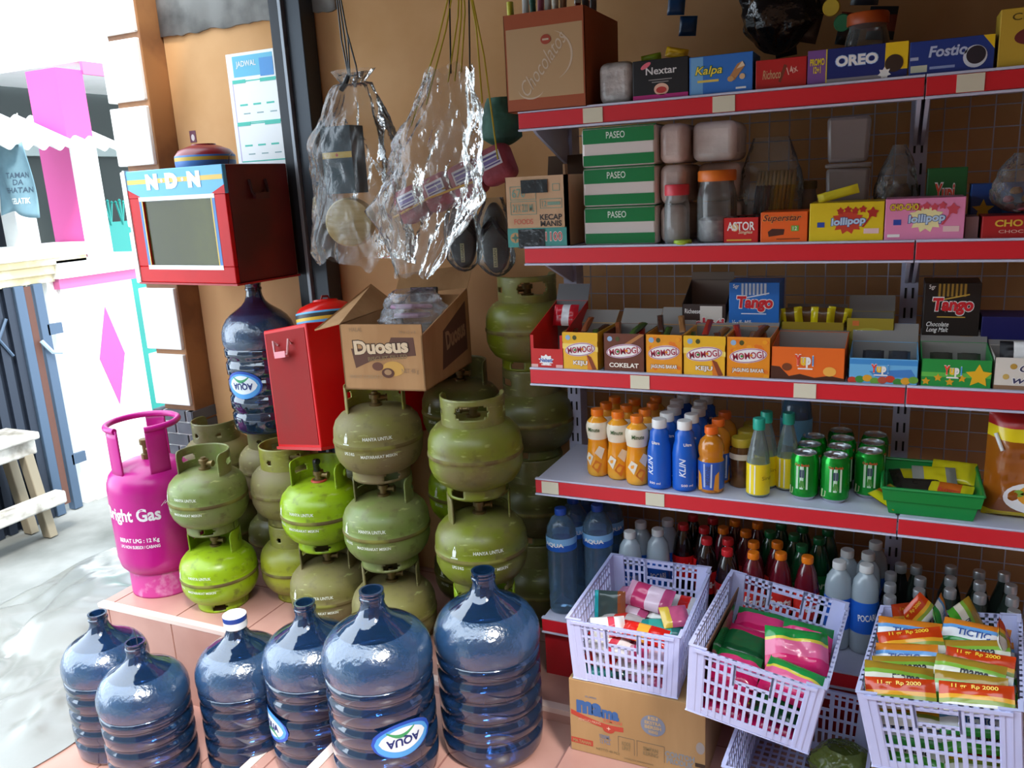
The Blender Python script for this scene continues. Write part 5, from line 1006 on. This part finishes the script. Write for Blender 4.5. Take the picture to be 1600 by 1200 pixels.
# snack packets lying in the crates (each one a thing)
def put(Cm, name, label, cat, x, y, z, w, h, t, bands, rz, tilt, group, txt=None, seed=0, roll=0., vertical=False):
    o = packet(name, label, cat, (0,0,0), w, h, t, bands, None, group, txt, seed, vertical)
    o.matrix_world = Cm @ Matrix.Translation((x, y, z)) @ Matrix.Rotation(R_(rz), 4, 'Z') @ Matrix.Rotation(R_(roll), 4, 'Y') @ Matrix.Rotation(R_(-tilt), 4, 'X') @ Matrix.Translation((0, 0, -h/2)); return o
rng = random.Random(11)
f_ = lambda c: P(c, .18)
rows_n = ['front', 'second', 'third', 'fourth', 'fifth', 'rear']; col_n = ['left', 'middle', 'right']
kinds1 = [('pink-striped', [(.2, f_('#d9a0b8')), (.3, f_('#c23a6a')), (.3, f_('#d9c0d0')), (.2, f_('#b84a78'))]), ('red and white', [(.3, f_('#d8241c')), (.25, f_('#f0ece8')), (.25, f_('#d8241c')), (.2, f_('#e8e4e0'))]),
          ('white', [(.5, f_('#eeece6')), (.2, f_('#d9485a')), (.3, f_('#f2f0ec'))]), ('teal', [(.2, f_('#1f8f8a')), (.5, f_('#3fb0a4')), (.3, f_('#2a6f6a'))]), ('silver and red', [(.35, f_('#b8b4b4')), (.3, f_('#c8322a')), (.35, f_('#c4bcbc'))]), ('pink', [(.5, f_('#d98aa8')), (.2, f_('#f0d8e0')), (.3, f_('#c85a80'))])]
lay1 = [(.014, 'bottom', [3, 3, 4, 5, 1, 2]), (.042, 'middle', [1, 5, 0, 2, 4, 1]), (.070, 'top', [2, 1, 4, 0, 5, 3])]
k = 0
for z_, ln_, order in lay1:
    for j in range(5):
        for i in range(2):
            kd = kinds1[order[(i*3+j) % 6]]
            put(C1, 'sweet_packet', '%s sweet packet in the leftmost crate, %s layer, %s row, %s side' % (kd[0], ln_, rows_n[j], 'left' if i == 0 else 'right'), 'snack packet', .082+.108*i+rng.uniform(-.006, .006), .05+.066*j, z_+.012*(j % 2)*0+rng.uniform(0, .008), .112, .062, .024, kd[1], rng.uniform(-16, 16), 84+rng.uniform(-8, 4), 'sweet packets in the leftmost crate', None, k); k += 1
put(C1, 'sweet_packet', 'teal and brown packet standing against the left side of the leftmost crate', 'snack packet', .045, .20, .105, .08, .07, .02, [(.15, f_('#2ab0b4')), (.6, f_('#3a4a48')), (.25, f_('#8a4a2a'))], 12, 20, 'sweet packets in the leftmost crate')
put(C1, 'sweet_packet', 'pink and purple striped packet piled at the back of the leftmost crate', 'snack packet', .135, .255, .112, .13, .07, .034, kinds1[0][1], -14, 50, 'sweet packets in the leftmost crate', None, 5)
put(C1, 'sweet_packet', 'white crumpled packet heaped at the front left of the leftmost crate', 'snack packet', .075, .085, .108, .085, .05, .032, kinds1[2][1], 25, 40, 'sweet packets in the leftmost crate', None, 8)
put(C1, 'sweet_packet', 'red packet with a yellow blob heaped at the front of the leftmost crate', 'snack packet', .165, .09, .104, .12, .05, .03, [(.4, f_('#d8241c')), (.25, f_('#e8a83a')), (.35, f_('#cf2018'))], -8, 62, 'sweet packets in the leftmost crate', None, 9)
put(C1, 'sweet_packet', 'small yellow and pink packet at the right rear of the leftmost crate', 'snack packet', .215, .20, .10, .07, .06, .024, [(.3, f_('#e0c04a')), (.7, f_('#c85a80'))], 30, 60, 'sweet packets in the leftmost crate', None, 10)
kinds2 = [('pink-bottomed green', [(.28, f_('#d8286a')), (.34, f_('#e26a94')), (.12, f_('#d9c84a')), (.26, f_('#1f8a3e'))]), ('dark green', [(.2, f_('#114a2a')), (.5, f_('#1a5a34')), (.3, f_('#b81e5a'))]), ('magenta', [(.3, f_('#c01a5a')), (.4, f_('#d83a78')), (.3, f_('#1f7a3a'))])]
k = 0
for z_, ln_ in ((.016, 'bottom'), (.05, 'middle')):
    for j in range(4):
        for i in range(2):
            kd = kinds2[(i+j+k) % 3]
            put(C2, 'cracker_packet', '%s cracker packet in the tilted crate, %s layer, %s row, %s side' % (kd[0], ln_, rows_n[j], 'left' if i == 0 else 'right'), 'snack packet', .082+.108*i, .055+.085*j, z_+rng.uniform(0, .006), .10, .085, .03, kd[1], rng.uniform(-8, 8), 85, 'cracker packets in the tilted crate', None, k, 0, True); k += 1
for x, y, z_, w_, h_, th_, kd, rz_, ti, l in [(.205, .085, .096, .125, .085, .05, 0, -10, 55, 'puffed pink and green packet at the front right of the tilted crate'), (.195, .17, .124, .135, .095, .052, 0, 18, 52, 'puffed pink and green packet lying on top in the tilted crate'), (.205, .265, .10, .11, .08, .045, 2, 5, 55, 'pink packet at the right rear of the tilted crate'), (.085, .10, .078, .10, .10, .03, 2, 3, 80, 'flat magenta packet at the front left of the tilted crate'), (.085, .20, .082, .11, .10, .03, 1, -4, 78, 'flat dark green packet in the left middle of the tilted crate'), (.10, .295, .086, .12, .08, .03, 2, 6, 72, 'dark packet with a red patch at the left rear of the tilted crate')]:
    o = put(C2, 'cracker_packet', l, 'snack packet', x, y, z_, w_, h_, th_, kinds2[kd][1], rz_, ti, 'cracker packets in the tilted crate', None, k, 0, True); k += 1
m = M(); m.box(0, 0, 0, .003, .33, .13, P('#6a4a34', .8)); o = m.build('cardboard_lining', smooth=False); o.matrix_world = C2 @ Matrix.Translation((.016, .018, .006)) @ Matrix.Rotation(R_(3), 4, 'Y'); tag(o, 'brown cardboard sheet lining the left side of the tilted crate', 'cardboard')
put(C2, 'cracker_packet', 'dark green packet standing between the cardboard and the pile in the tilted crate', 'snack packet', .034, .17, .075, .20, .13, .008, [(1, f_('#155a2e'))], 90, 0, 'cracker packets in the tilted crate', None, 3)
kinds4 = [('orange-red printed', [(.30, f_('#c8401a')), (.22, f_('#e0902a')), (.48, f_('#e9e4da'))]), ('green and white', [(.30, f_('#3f9a2a')), (.30, f_('#d9d6c4')), (.14, f_('#7aa83a')), (.26, f_('#9a7a24'))]), ('blue and white', [(.25, f_('#2f8a3a')), (.35, f_('#dfe0e0')), (.15, f_('#5f94c8')), (.25, f_('#c8741e'))])]
k = 0
def wafer(x, y, z_, rz_, ti, kd, l, w_=.125, h_=.058, th_=.016, roll=0):
    global k
    tx = ('11 gr  Rp 2000', 0, .80, .62, f_('#f0c83a'), .16) if kd == 0 else (('mama', .1, .45, .4, P('#2a2a2e'), .26) if kd == 1 else ('TICTIC', 0, .45, .5, P('#26488a'), .26))
    bands = kinds4[kd][1] if kd else [(.30, f_('#e4ded0')), (.14, f_('#8a9a3a')), (.14, f_('#e0a02a')), (.42, f_('#c23c12'))]
    put(C4, 'wafer_sachet', '%s wafer sachet in the rightmost crate, %s' % (kinds4[kd][0], l), 'snack packet', x, y, z_, w_, h_, th_, bands, rz_, ti, 'wafer sachets in the rightmost crate', tx, k, roll, True); k += 1
for z_, ln_ in ((.018, 'bottom layer'), (.058, 'second layer'), (.098, 'third layer')):
    for j in range(5):
        for i in range(2): wafer(.074+.122*i, .050+.064*j, z_+rng.uniform(0, .006), rng.uniform(-6, 6), 62, [1, 2, 0][(i+j+k) % 3], '%s, %s row, %s side' % (ln_, rows_n[j], 'left' if i == 0 else 'right'))
for j in range(6):
    for i in range(2): wafer(.072+.122*i+rng.uniform(-.010, .010), .034+.045*j+rng.uniform(-.006, .006), .150+.002*j+rng.uniform(-.006, .006), rng.uniform(-13, 13), rng.uniform(34, 58), [0, 1, 1, 2, 1, 0, 2, 1, 0, 1, 2, 0][(i*5+j*2) % 12], 'top layer, %s row, %s side' % (rows_n[j], 'left' if i == 0 else 'right'), th_=.02, roll=rng.uniform(-9, 9))
for x, y, rz_, ro, kd, l in ((.050, .315, 70, 20, 0, 'on end in the rear left corner'), (.075, .325, 40, -35, 0, 'second from the rear left corner'), (.125, .325, 65, 80, 2, 'on end at the rear middle'), (.175, .32, 30, 70, 1, 'poking up right of the rear middle'), (.245, .24, 75, 60, 0, 'standing up against the right side')):
    wafer(x, y, .168, rz_, 12, kd, l, .09, .06, .014, ro)
# loose bag of greens between the crates
m = M(); bagshape(m, .075, .085, film('green_bag', '#a9b87a', '#8f9f4a', .5, .15, .8, 40, .3), 21, .8, .5); o = m.build('vegetable_bag', angle=70); o.location = (-.045, 1.80, .0); tag(o, 'crumpled yellow-green plastic bag on the floor between the middle and right crates', 'bag')
# ------------------------------------------------------------------ brown biscuit carton on the cylinders
t = thing('biscuit_carton', 'open brown carton with brown banner lettering on top of the gas cylinders', 'box', (-1.395, 1.866, 3*T+.003), .126)
w_, d_, h_ = .248, .37, .186; e = .004
m = M(); m.box(0, 0, 0, w_, d_, e, kraft); m.box(0, 0, 0, w_, e, h_, kraft); m.box(0, d_-e, 0, w_, d_, h_+.03, kraft); m.box(0, 0, 0, e, d_, h_, kraft); m.hexa([(w_-e,0,0),(w_,0,0),(w_,d_,0),(w_-e,d_,0),(w_-e,0,h_-.03),(w_,0,h_-.03),(w_,d_,h_+.05),(w_-e,d_,h_+.05)], kraft); m.build('carton_body', t, smooth=False)
m = M(); m.add([(0, .0, h_), (0, d_, h_), (-.075, d_-.01, h_+.065), (-.085, .01, h_-.02), (.003, 0, h_+.003), (.003, d_, h_+.003), (-.075, d_-.01, h_+.069), (-.085, .01, h_-.016)], [(0,1,2,3),(7,6,5,4),(0,3,7,4),(1,5,6,2),(2,6,7,3)], kraft); m.build('left_flap', t, smooth=False)
m = M(); m.add([(0, d_, h_+.03), (w_, d_, h_+.05), (w_+.01, d_+.04, h_+.12), (0, d_+.05, h_+.09), (0, d_+.003, h_+.03), (w_, d_+.003, h_+.05), (w_+.01, d_+.043, h_+.12), (0, d_+.053, h_+.09)], [(0,1,2,3),(7,6,5,4),(0,3,7,4),(1,5,6,2),(2,6,7,3)], kraft); m.build('back_flap', t, smooth=False)
m = M(); cb = P('#5f3d2e', .75)
m.poly([(.03, .118), (.14, .118), (.155, .150), (.222, .150), (.226, .100), (.10, .088), (.040, .062)], cb, 0, .0004)
m.text('Duosus', .122, .124, .165, .040, P('#d8bf9c', .75), -.0006, bold=.045, tilt=.05, outline=P('#3f281e', .75)); m.text('BISCUIT FILLED', .140, .093, .12, .012, P('#86724f', .75), -.0008, tilt=.08); m.oval(.155, .062, .066, .042, P('#c99a4a', .75), -.0004); m.oval(.108, .068, .034, .024, P('#6a4230', .75), -.0008); m.oval(.138, .050, .038, .028, P('#5a3626', .75), -.0012); m.oval(.138, .052, .022, .016, P('#a5805a', .75), -.0016)
m.text('HALAL', .050, .172, .04, .012, P('#9a7a58', .75), -.0004); m.text('24 x 12 x 8', .205, .165, .05, .008, P('#9a7a58', .75), -.0004); m.text('NET 48 g', .205, .055, .05, .016, P('#9a7a58', .75), -.0004); m.text('BISKUIT COKELAT ISI', .07, .038, .10, .010, P('#a98a66', .75), -.0004); m.build('printed_front', t, smooth=False)
m = M(); m.T = Matrix.Translation((w_, 0, 0)) @ Matrix.Rotation(R_(90), 4, 'Z'); m.poly([(.13, .03), (.34, .05), (.34, .20), (.15, .14)], cb, 0, .0004); m.text('Duosus', .245, .115, .16, .055, P('#a5805f', .75), -.0006, bold=.04, tilt=.1); m.build('printed_side', t, smooth=False)
B0 = Matrix.Translation((-1.395, 1.866, 3*T+.003)) @ Matrix.Rotation(.126, 4, 'Z')
fm = P('#c79ab8', .3); bc_ = film('crinkled_bag', '#f4f4f4', '#eef0f4', .16, .14, 1., 60, .25, 1.3)
m = M(); bagshape(m, .092, .13, bc_, 31, 1.1, .7, amp=.22); o = m.build('plastic_bag', angle=80); o.matrix_world = B0 @ Matrix.Translation((.15, .18, .125)); tag(o, 'crinkled clear bag of mauve slippers sticking out of the biscuit carton', 'bag')
for i in range(2):
    m = M(); m.box(-.06, -.11, 0, .06, .11, .022, fm); o = m.build('foam_slipper', bevel=.009); o.matrix_world = B0 @ Matrix.Translation((.145, .175, .176+.026*i)) @ Matrix.Rotation(R_(-8), 4, 'X') @ Matrix.Rotation(R_(8-10*i), 4, 'Z') @ Matrix.Scale(.62, 4); tag(o, '%s mauve foam slipper inside the crinkled clear bag in the biscuit carton' % ('lower', 'upper')[i], 'slipper')
for i in range(3):
    m = M(); m.box(0, 0, 0, .225, .33, .035, P('#8f8078', .6)); o = m.build('folded_pack', bevel=.006); o.matrix_world = B0 @ Matrix.Translation((.011, .018, .006+.037*i)); tag(o, 'flat grey pack inside the biscuit carton, %s of its stack' % ('lowest', 'middle', 'upper')[i], 'pack')
m = M(); m.box(0, 0, 0, .09, .012, .045, BK); o = m.build('black_box', bevel=.002); o.matrix_world = B0 @ Matrix.Translation((.07, .33, .20)) @ Matrix.Rotation(R_(-10), 4, 'X'); tag(o, 'small black box standing at the back of the biscuit carton', 'box')
# ------------------------------------------------------------------ red glass-fronted cabinet and its plain twin
rdp = mat('red_enamel', '#cc0c10', .35, col2='#bd0a0e', scale=3, spec=.2); dkr = mat('dark_red_enamel', '#6a1414', .45, col2='#4c0e10', scale=4); rd2 = mat('worn_red_enamel', '#8c1412', .7, col2='#81201b', scale=4, lo=.4, hi=.7, spec=.2)
lb = P('#58aede', .35); db = P('#2f72b8', .35); ylw = P('#e0b83a', .35); iv = P('#eef2f0', .4)
def dome(t, x, y, z, top, b1, b2, b3):
    m = M(); m.T = Matrix.Translation((x, y, z)); m.lathe([(.098, 0, b3), (.100, .012, b2), (.100, .022, b1), (.100, .034, b3), (.099, .040, top), (.085, .058, top), (.055, .070, top), (.04, .074, top), (.04, .078, top), (0, .078, top)], top, 48); return m.build('round_lid', t)
t = thing('glass_cabinet', 'red cabinet with a murky blue-framed glass pane on top of a water jug', 'cabinet', (-2.415, 2.119, 1.117), -.103)
w_, d_, h_ = .483, .278, .378
m = M(); m.box(0, .016, 0, w_, d_, h_, dkr); m.build('body', t, bevel=.004, smooth=False)
m = M(); fw = .07
m.box(0, 0, 0, w_, .016, .055, rdp); m.box(0, 0, .055, fw, .016, h_-.09, rdp); m.box(w_-fw, 0, .055, w_, .016, h_-.09, rdp); m.box(0, 0, h_-.09, w_, .016, h_, lb); m.build('front_frame', t, bevel=.003)
m = M()
m.poly([(.004, h_-.045), (w_-.004, h_-.045), (w_-.004, h_-.030), (.004, h_-.030)], ylw, 0, .0006); m.poly([(.0, h_-.09), (.07, h_-.09), (.0, h_-.062)], rdp, 0, .0007); m.poly([(w_, h_-.09), (w_, h_-.062), (w_-.07, h_-.09)], rdp, 0, .0007)
for a, b, c, d, mm in ((fw-.018, .045, w_-fw+.018, .060, iv), (fw-.018, h_-.102, w_-fw+.018, h_-.088, iv)): m.poly([(a, b), (c, b), (c, d), (a, d)], mm, 0, .0008)
for s in (0, 1):
    x = fw-.018 if s == 0 else w_-fw; m.poly([(x, .05), (x+.018, .05), (x+.018, h_-.09), (x, h_-.09)], db, 0, .0007); m.poly([(x+(.013 if s == 0 else 0), .06), (x+(.018 if s == 0 else .005), .06), (x+(.018 if s == 0 else .005), h_-.1), (x+(.013 if s == 0 else 0), h_-.1)], ylw, 0, .0010)
for ch, x in (('N', .135), ('D', .235), ('N', .345)): m.text(ch, x, h_-.040, .062, .052, iv, -.0008, bold=.09)
for x in (.185, .290): m.oval(x, h_-.038, .012, .012, iv, -.0008, n=10)
m.build('painted_design', t, smooth=False)
m = M(); m.box(fw, .006, .055, w_-fw, .009, h_-.09, film('murky_pane', '#a5a578', '#6a6838', .30, .1, .03, 8, .15, 1.3)); m.build('glass_pane', t, smooth=False)
m = M(); m.box(fw, .0155, .055, w_-fw, .0160, h_-.09, mat('murky_inside', '#827e45', .6, col2='#55553a', scale=4)); m.build('inner_back', t, smooth=False)
m = M(); m.box(-.008, -.004, -.006, w_+.006, d_+.004, 0, P('#a8161a')); m.box(-.012, -.003, 0, -.001, .016, h_+.004, iv); m.build('trim_edges', t, smooth=False)
m = M(); x = w_+.004; m.tube([(x, .10, h_-.05), (x+.008, .10, h_-.09), (x+.012, .105, h_-.10), (x+.012, .165, h_-.10), (x+.008, .17, h_-.09), (x, .17, h_-.05)], .005, P('#3a1216'), 8); m.box(x+.004, .105, h_-.112, x+.018, .165, h_-.092, P('#4a1a20')); m.build('side_handle', t)
dome(t, .235, .15, h_, P('#8a2228', .3), P('#c9a93a'), P('#3f7ac0'), P('#3f7ac0'))
m = M(); m.tube([(.40, .1, h_), (.41, .1, h_+.03), (.425, .1, h_+.035)], .0015, BK, 5); m.build('wire_hook', t)
t = thing('metal_box', 'plain red metal box with a pink side handle, leaning among the gas cylinders', 'cabinet', RED2[0], 0, None, RED2[1])
w_, d_, h_ = .41, .28, .385
m = M(); m.box(0, 0, 0, w_, d_, h_, rdp); m.build('body', t, bevel=.004)
m = M(); m.box(-.0015, .012, .012, 0, d_-.012, h_-.012, rd2); m.build('side_plate', t)
m = M(); x = -.004; m.tube([(x, .095, h_-.055), (x-.012, .090, h_-.04), (x-.016, .10, h_-.085), (x-.016, .18, h_-.085), (x-.012, .19, h_-.04), (x, .185, h_-.055)], .004, P('#d8a0a0', .3), 8); m.box(x-.022, .105, h_-.095, x-.009, .175, h_-.075, P('#d97a82')); m.build('side_handle', t, label='pink handle')
m = M(); m.box(-.004, -.004, -.005, w_+.004, d_+.004, .004, P('#b8161a')); m.build('bottom_rim', t)
dome(t, .16, .14, h_, P('#d81a14', .22), P('#1a1a1c'), P('#e0c22a'), P('#58b0e0'))
m = M(); m.tube([(.145, .14, h_+.078), (.15, .14, h_+.09), (.17, .14, h_+.09), (.175, .14, h_+.078)], .004, P('#7a1a16'), 6); m.build('lid_knob', t)
# ------------------------------------------------------------------ hanging plastic bags
bc = film('hanging_bag', '#f7f7f5', '#f6f7f8', .07, .09, .6, 45, .12, 1.4)
t = thing('hanging_bag', 'long clear plastic bag hanging by black strings, with bedding rolls inside', 'bag', (-1.515, 2.2, 1.172))
def bag1(u, v):
    a = 2*pi*u; x, y = cos(a), sin(a)
    r = .125 if v < .6 else .125-.105*((v-.6)/.4)**1.4
    if v > .93: r = .02+.03*((v-.93)/.07)
    n = 1+.20*noise.noise((x*1.5, y*1.5, v*4))+.13*noise.noise((x*4, y*4, v*6))+.06*noise.noise((x*12, y*12, v*9))
    n += .07*(1-3*abs(noise.noise((a*1.1+2*v, v*2.2, 5))))*(v > .05)+.05*(1-3*abs(noise.noise((x*3-v*3, y*3+v*5, 9))))
    sk = .12*max(0, .55-v) if x > 0 else 0
    return (r*n*x*1.1-.03*(1-v)+.05*v*0+sk+.06*max(0, v-.55)*(x > 0), r*n*y*.75, .57*v+.04*noise.noise((x*2, y*2, 0))*(1-v))
m = M(); m.grid(bag1, 110, 100, bc, wrap=True); m.build('film', t, angle=80)
m = M()
for dx in (-.012, .0, .012): m.tube([(.0+dx*.2, 0, .555), (dx-.004, 0, .66), (dx*.5-.012, .0, .78), (dx*.4-.01, 0, .90), (dx*.3, 0, 1.07)], .0026, P('#141414'), 6)
m.tube([(.0, 0, .555), (.03, 0, .555), (.028, 0, .58), (.008, 0, .67)], .0026, P('#141414'), 6); m.build('black_string', t)
m = M(); m.tube([(-.02, -.02, .515), (.0, -.022, .535), (.012, -.02, .555)], .008, P('#161616'), 8); m.build('knot', t)
tdk = mat('teal_cloth', '#1d3f4c', .7, col2='#173440', scale=20); crm_c = mat('cream_roll', '#d9c58a', .6, col2='#cbb478', scale=14, stretch=(1, 1, 6))
m = M(); m.box(-.055, -.035, 0, .055, .035, .20, tdk); m.rect(0, .115, .108, .018, P('#c2a23a'), -.0352); m.star(0, .115, .007, P('#b8402a'), -.0358, 4, .5); o = m.build('cloth_pack', bevel=.014); o.location = (-1.562, 2.2, 1.385); tag(o, 'dark teal folded cloth pack with a gold band inside the long hanging bag', 'cloth')
m = M(); m.T = Matrix.Rotation(R_(90), 4, 'X'); m.lathe([(0, -.05), (.03, -.05), (.034, -.046), (.034, -.044), (.060, -.044), (.072, -.036), (.075, -.01), (.075, .03), (.07, .045), (0, .05)], crm_c, 40); o = m.build('cream_roll'); o.location = (-1.557, 2.2, 1.297); o.rotation_euler = (0, 0, R_(24)); tag(o, 'cream rolled mat at the bottom of the long hanging bag', 'roll')
t = thing('hanging_bag', 'second clear plastic bag hanging by yellow strings beside the long one', 'bag', (-1.158, 1.99, 1.151))
def bag2(u, v):
    a = 2*pi*u; x, y = cos(a), sin(a)
    r = .05+.09*min(1, v/.35) if v < .35 else .14-.075*((v-.35)/.65)**1.3
    n = 1+.25*noise.noise((x*1.6+4, y*1.6, v*4))+.16*noise.noise((x*4+4, y*4, v*7))+.07*noise.noise((x*12, y*12+3, v*14))
    n += .08*(1-3*abs(noise.noise((a*1.2-2*v, v*2.4, 15))))+.06*(1-3*abs(noise.noise((x*3+v*4, y*3-v*4, 19))))
    return (r*n*x-.06+.16*v, r*n*y*.6, .53*v+.03*noise.noise((x*2, y*2, 3)))
m = M(); m.grid(bag2, 110, 100, bc, wrap=True); m.build('film', t, angle=80)
ys = P('#b5a11e', .6); m = M()
for a, b in (((-.03, .40), (.145, .80)), ((.02, .45), (.147, .80)), ((.11, .50), (.15, .80)), ((.09, .50), (.15, .80)), ((.185, .44), (.155, .80)), ((.22, .30), (.155, .80)), ((.13, .52), (.152, .80))): m.tube([(a[0], 0, a[1]), ((a[0]+b[0])/2+.01, 0, (a[1]+b[1])/2), (b[0], 0, b[1])], .0022, ys, 5)
m.tube([(.15, 0, .78), (.152, 0, 1.01)], .003, ys, 6); m.build('yellow_string', t)
m = M()
for x in (.10, .155): m.tube([(x, 0, .52), (x+.01, 0, .70), (.152, 0, .80)], .0022, P('#1a1a14'), 5)
m.build('black_string', t)
# dishcloth packs, green bundle and sandals hanging behind
pkc = mat('maroon_cloth', '#8f3a48', .7, col2='#a04a5a', scale=30, bump=.4)
for i, (x, zz, n) in enumerate(((-1.275, 1.345, 'leftmost'), (-1.18, 1.375, 'second'), (-1.09, 1.405, 'third'), (-1.0, 1.44, 'rightmost'))):
    m = M(); m.box(-.048, -.035, -.05, .048, .035, .05, pkc); o = m.build('cloth_pack', bevel=.022); o.modifiers['bevel'].segments = 4; o.location = (x, 2.115, zz); o.rotation_euler = (0, R_(-20), 0); tag(o, 'maroon cloth pack with a white label, %s of the four hanging in a slanted row' % n, 'cloth pack', 'maroon cloth packs')
    m = M(); m.rect(.004, .012, .06, .038, P('#d8d4de'), -.0355); m.rect(.004, .022, .05, .006, P('#5a4a8a'), -.036); m.rect(.004, .010, .05, .010, P('#7a6aa8'), -.036); m.rect(.004, .0, .05, .004, P('#5a4a8a'), -.036); m.build('paper_label', o, smooth=False)
m = M(); pts = [(-1.32, 2.074, 1.31), (-1.20, 2.072, 1.36), (-1.05, 2.074, 1.40)]; m.tube(pts, .003, P('#c9962a', .4), 6); o = m.build('rubber_band'); tag(o, 'yellow rubber band stretched across the maroon cloth packs', 'band')
m = M(); bagshape(m, .058, .13, mat('green_cloth', '#2c5a48', .7, col2='#24483c', scale=20), 41, .7, .7, amp=.1); o = m.build('green_bundle'); o.location = (-1.01, 2.18, 1.49); tag(o, 'dark green bundle above the maroon cloth packs', 'bundle')
for i, (x, zz) in enumerate(((-1.145, 1.155), (-1.04, 1.14))):
    t = thing('sandal', '%s black sandal in clear wrap hanging under the maroon packs' % ('left', 'right')[i], 'sandal', (x, 2.17, zz), R_(10), 'wrapped black sandals', )
    m = M(); outl = [(.040*sin(2*pi*k/28)*(1+.15*cos(2*pi*k/28)), .10-.10*cos(2*pi*k/28)) for k in range(28)]
    m.poly([(p[0], p[1]) for p in outl], mat('black_rubber', '#1c1d24', .45), .0, .024); m.build('sole', t, bevel=.006)
    m = M(); m.tube([(-.038, -.022, .10), (-.02, -.05, .13), (0, -.03, .155)], .008, P('#14141a'), 8); m.tube([(.038, -.022, .10), (.02, -.05, .13), (0, -.03, .155)], .008, P('#14141a'), 8); m.build('strap', t)
    m = M(); m.rect(0, .045, .012, .055, P('#b8b08a'), -.0245); m.text('ELEGAN', 0, .045, .046, .007, P('#4a4a3a'), -.0252, tilt=pi/2); m.build('size_sticker', t, smooth=False)
    m = M(); bagshape(m, .055, .225, clear, 50+i, .65, .5, amp=.1); m2 = m.build('clear_wrap', t, angle=80); m2.location = (0, -.012, -.012)
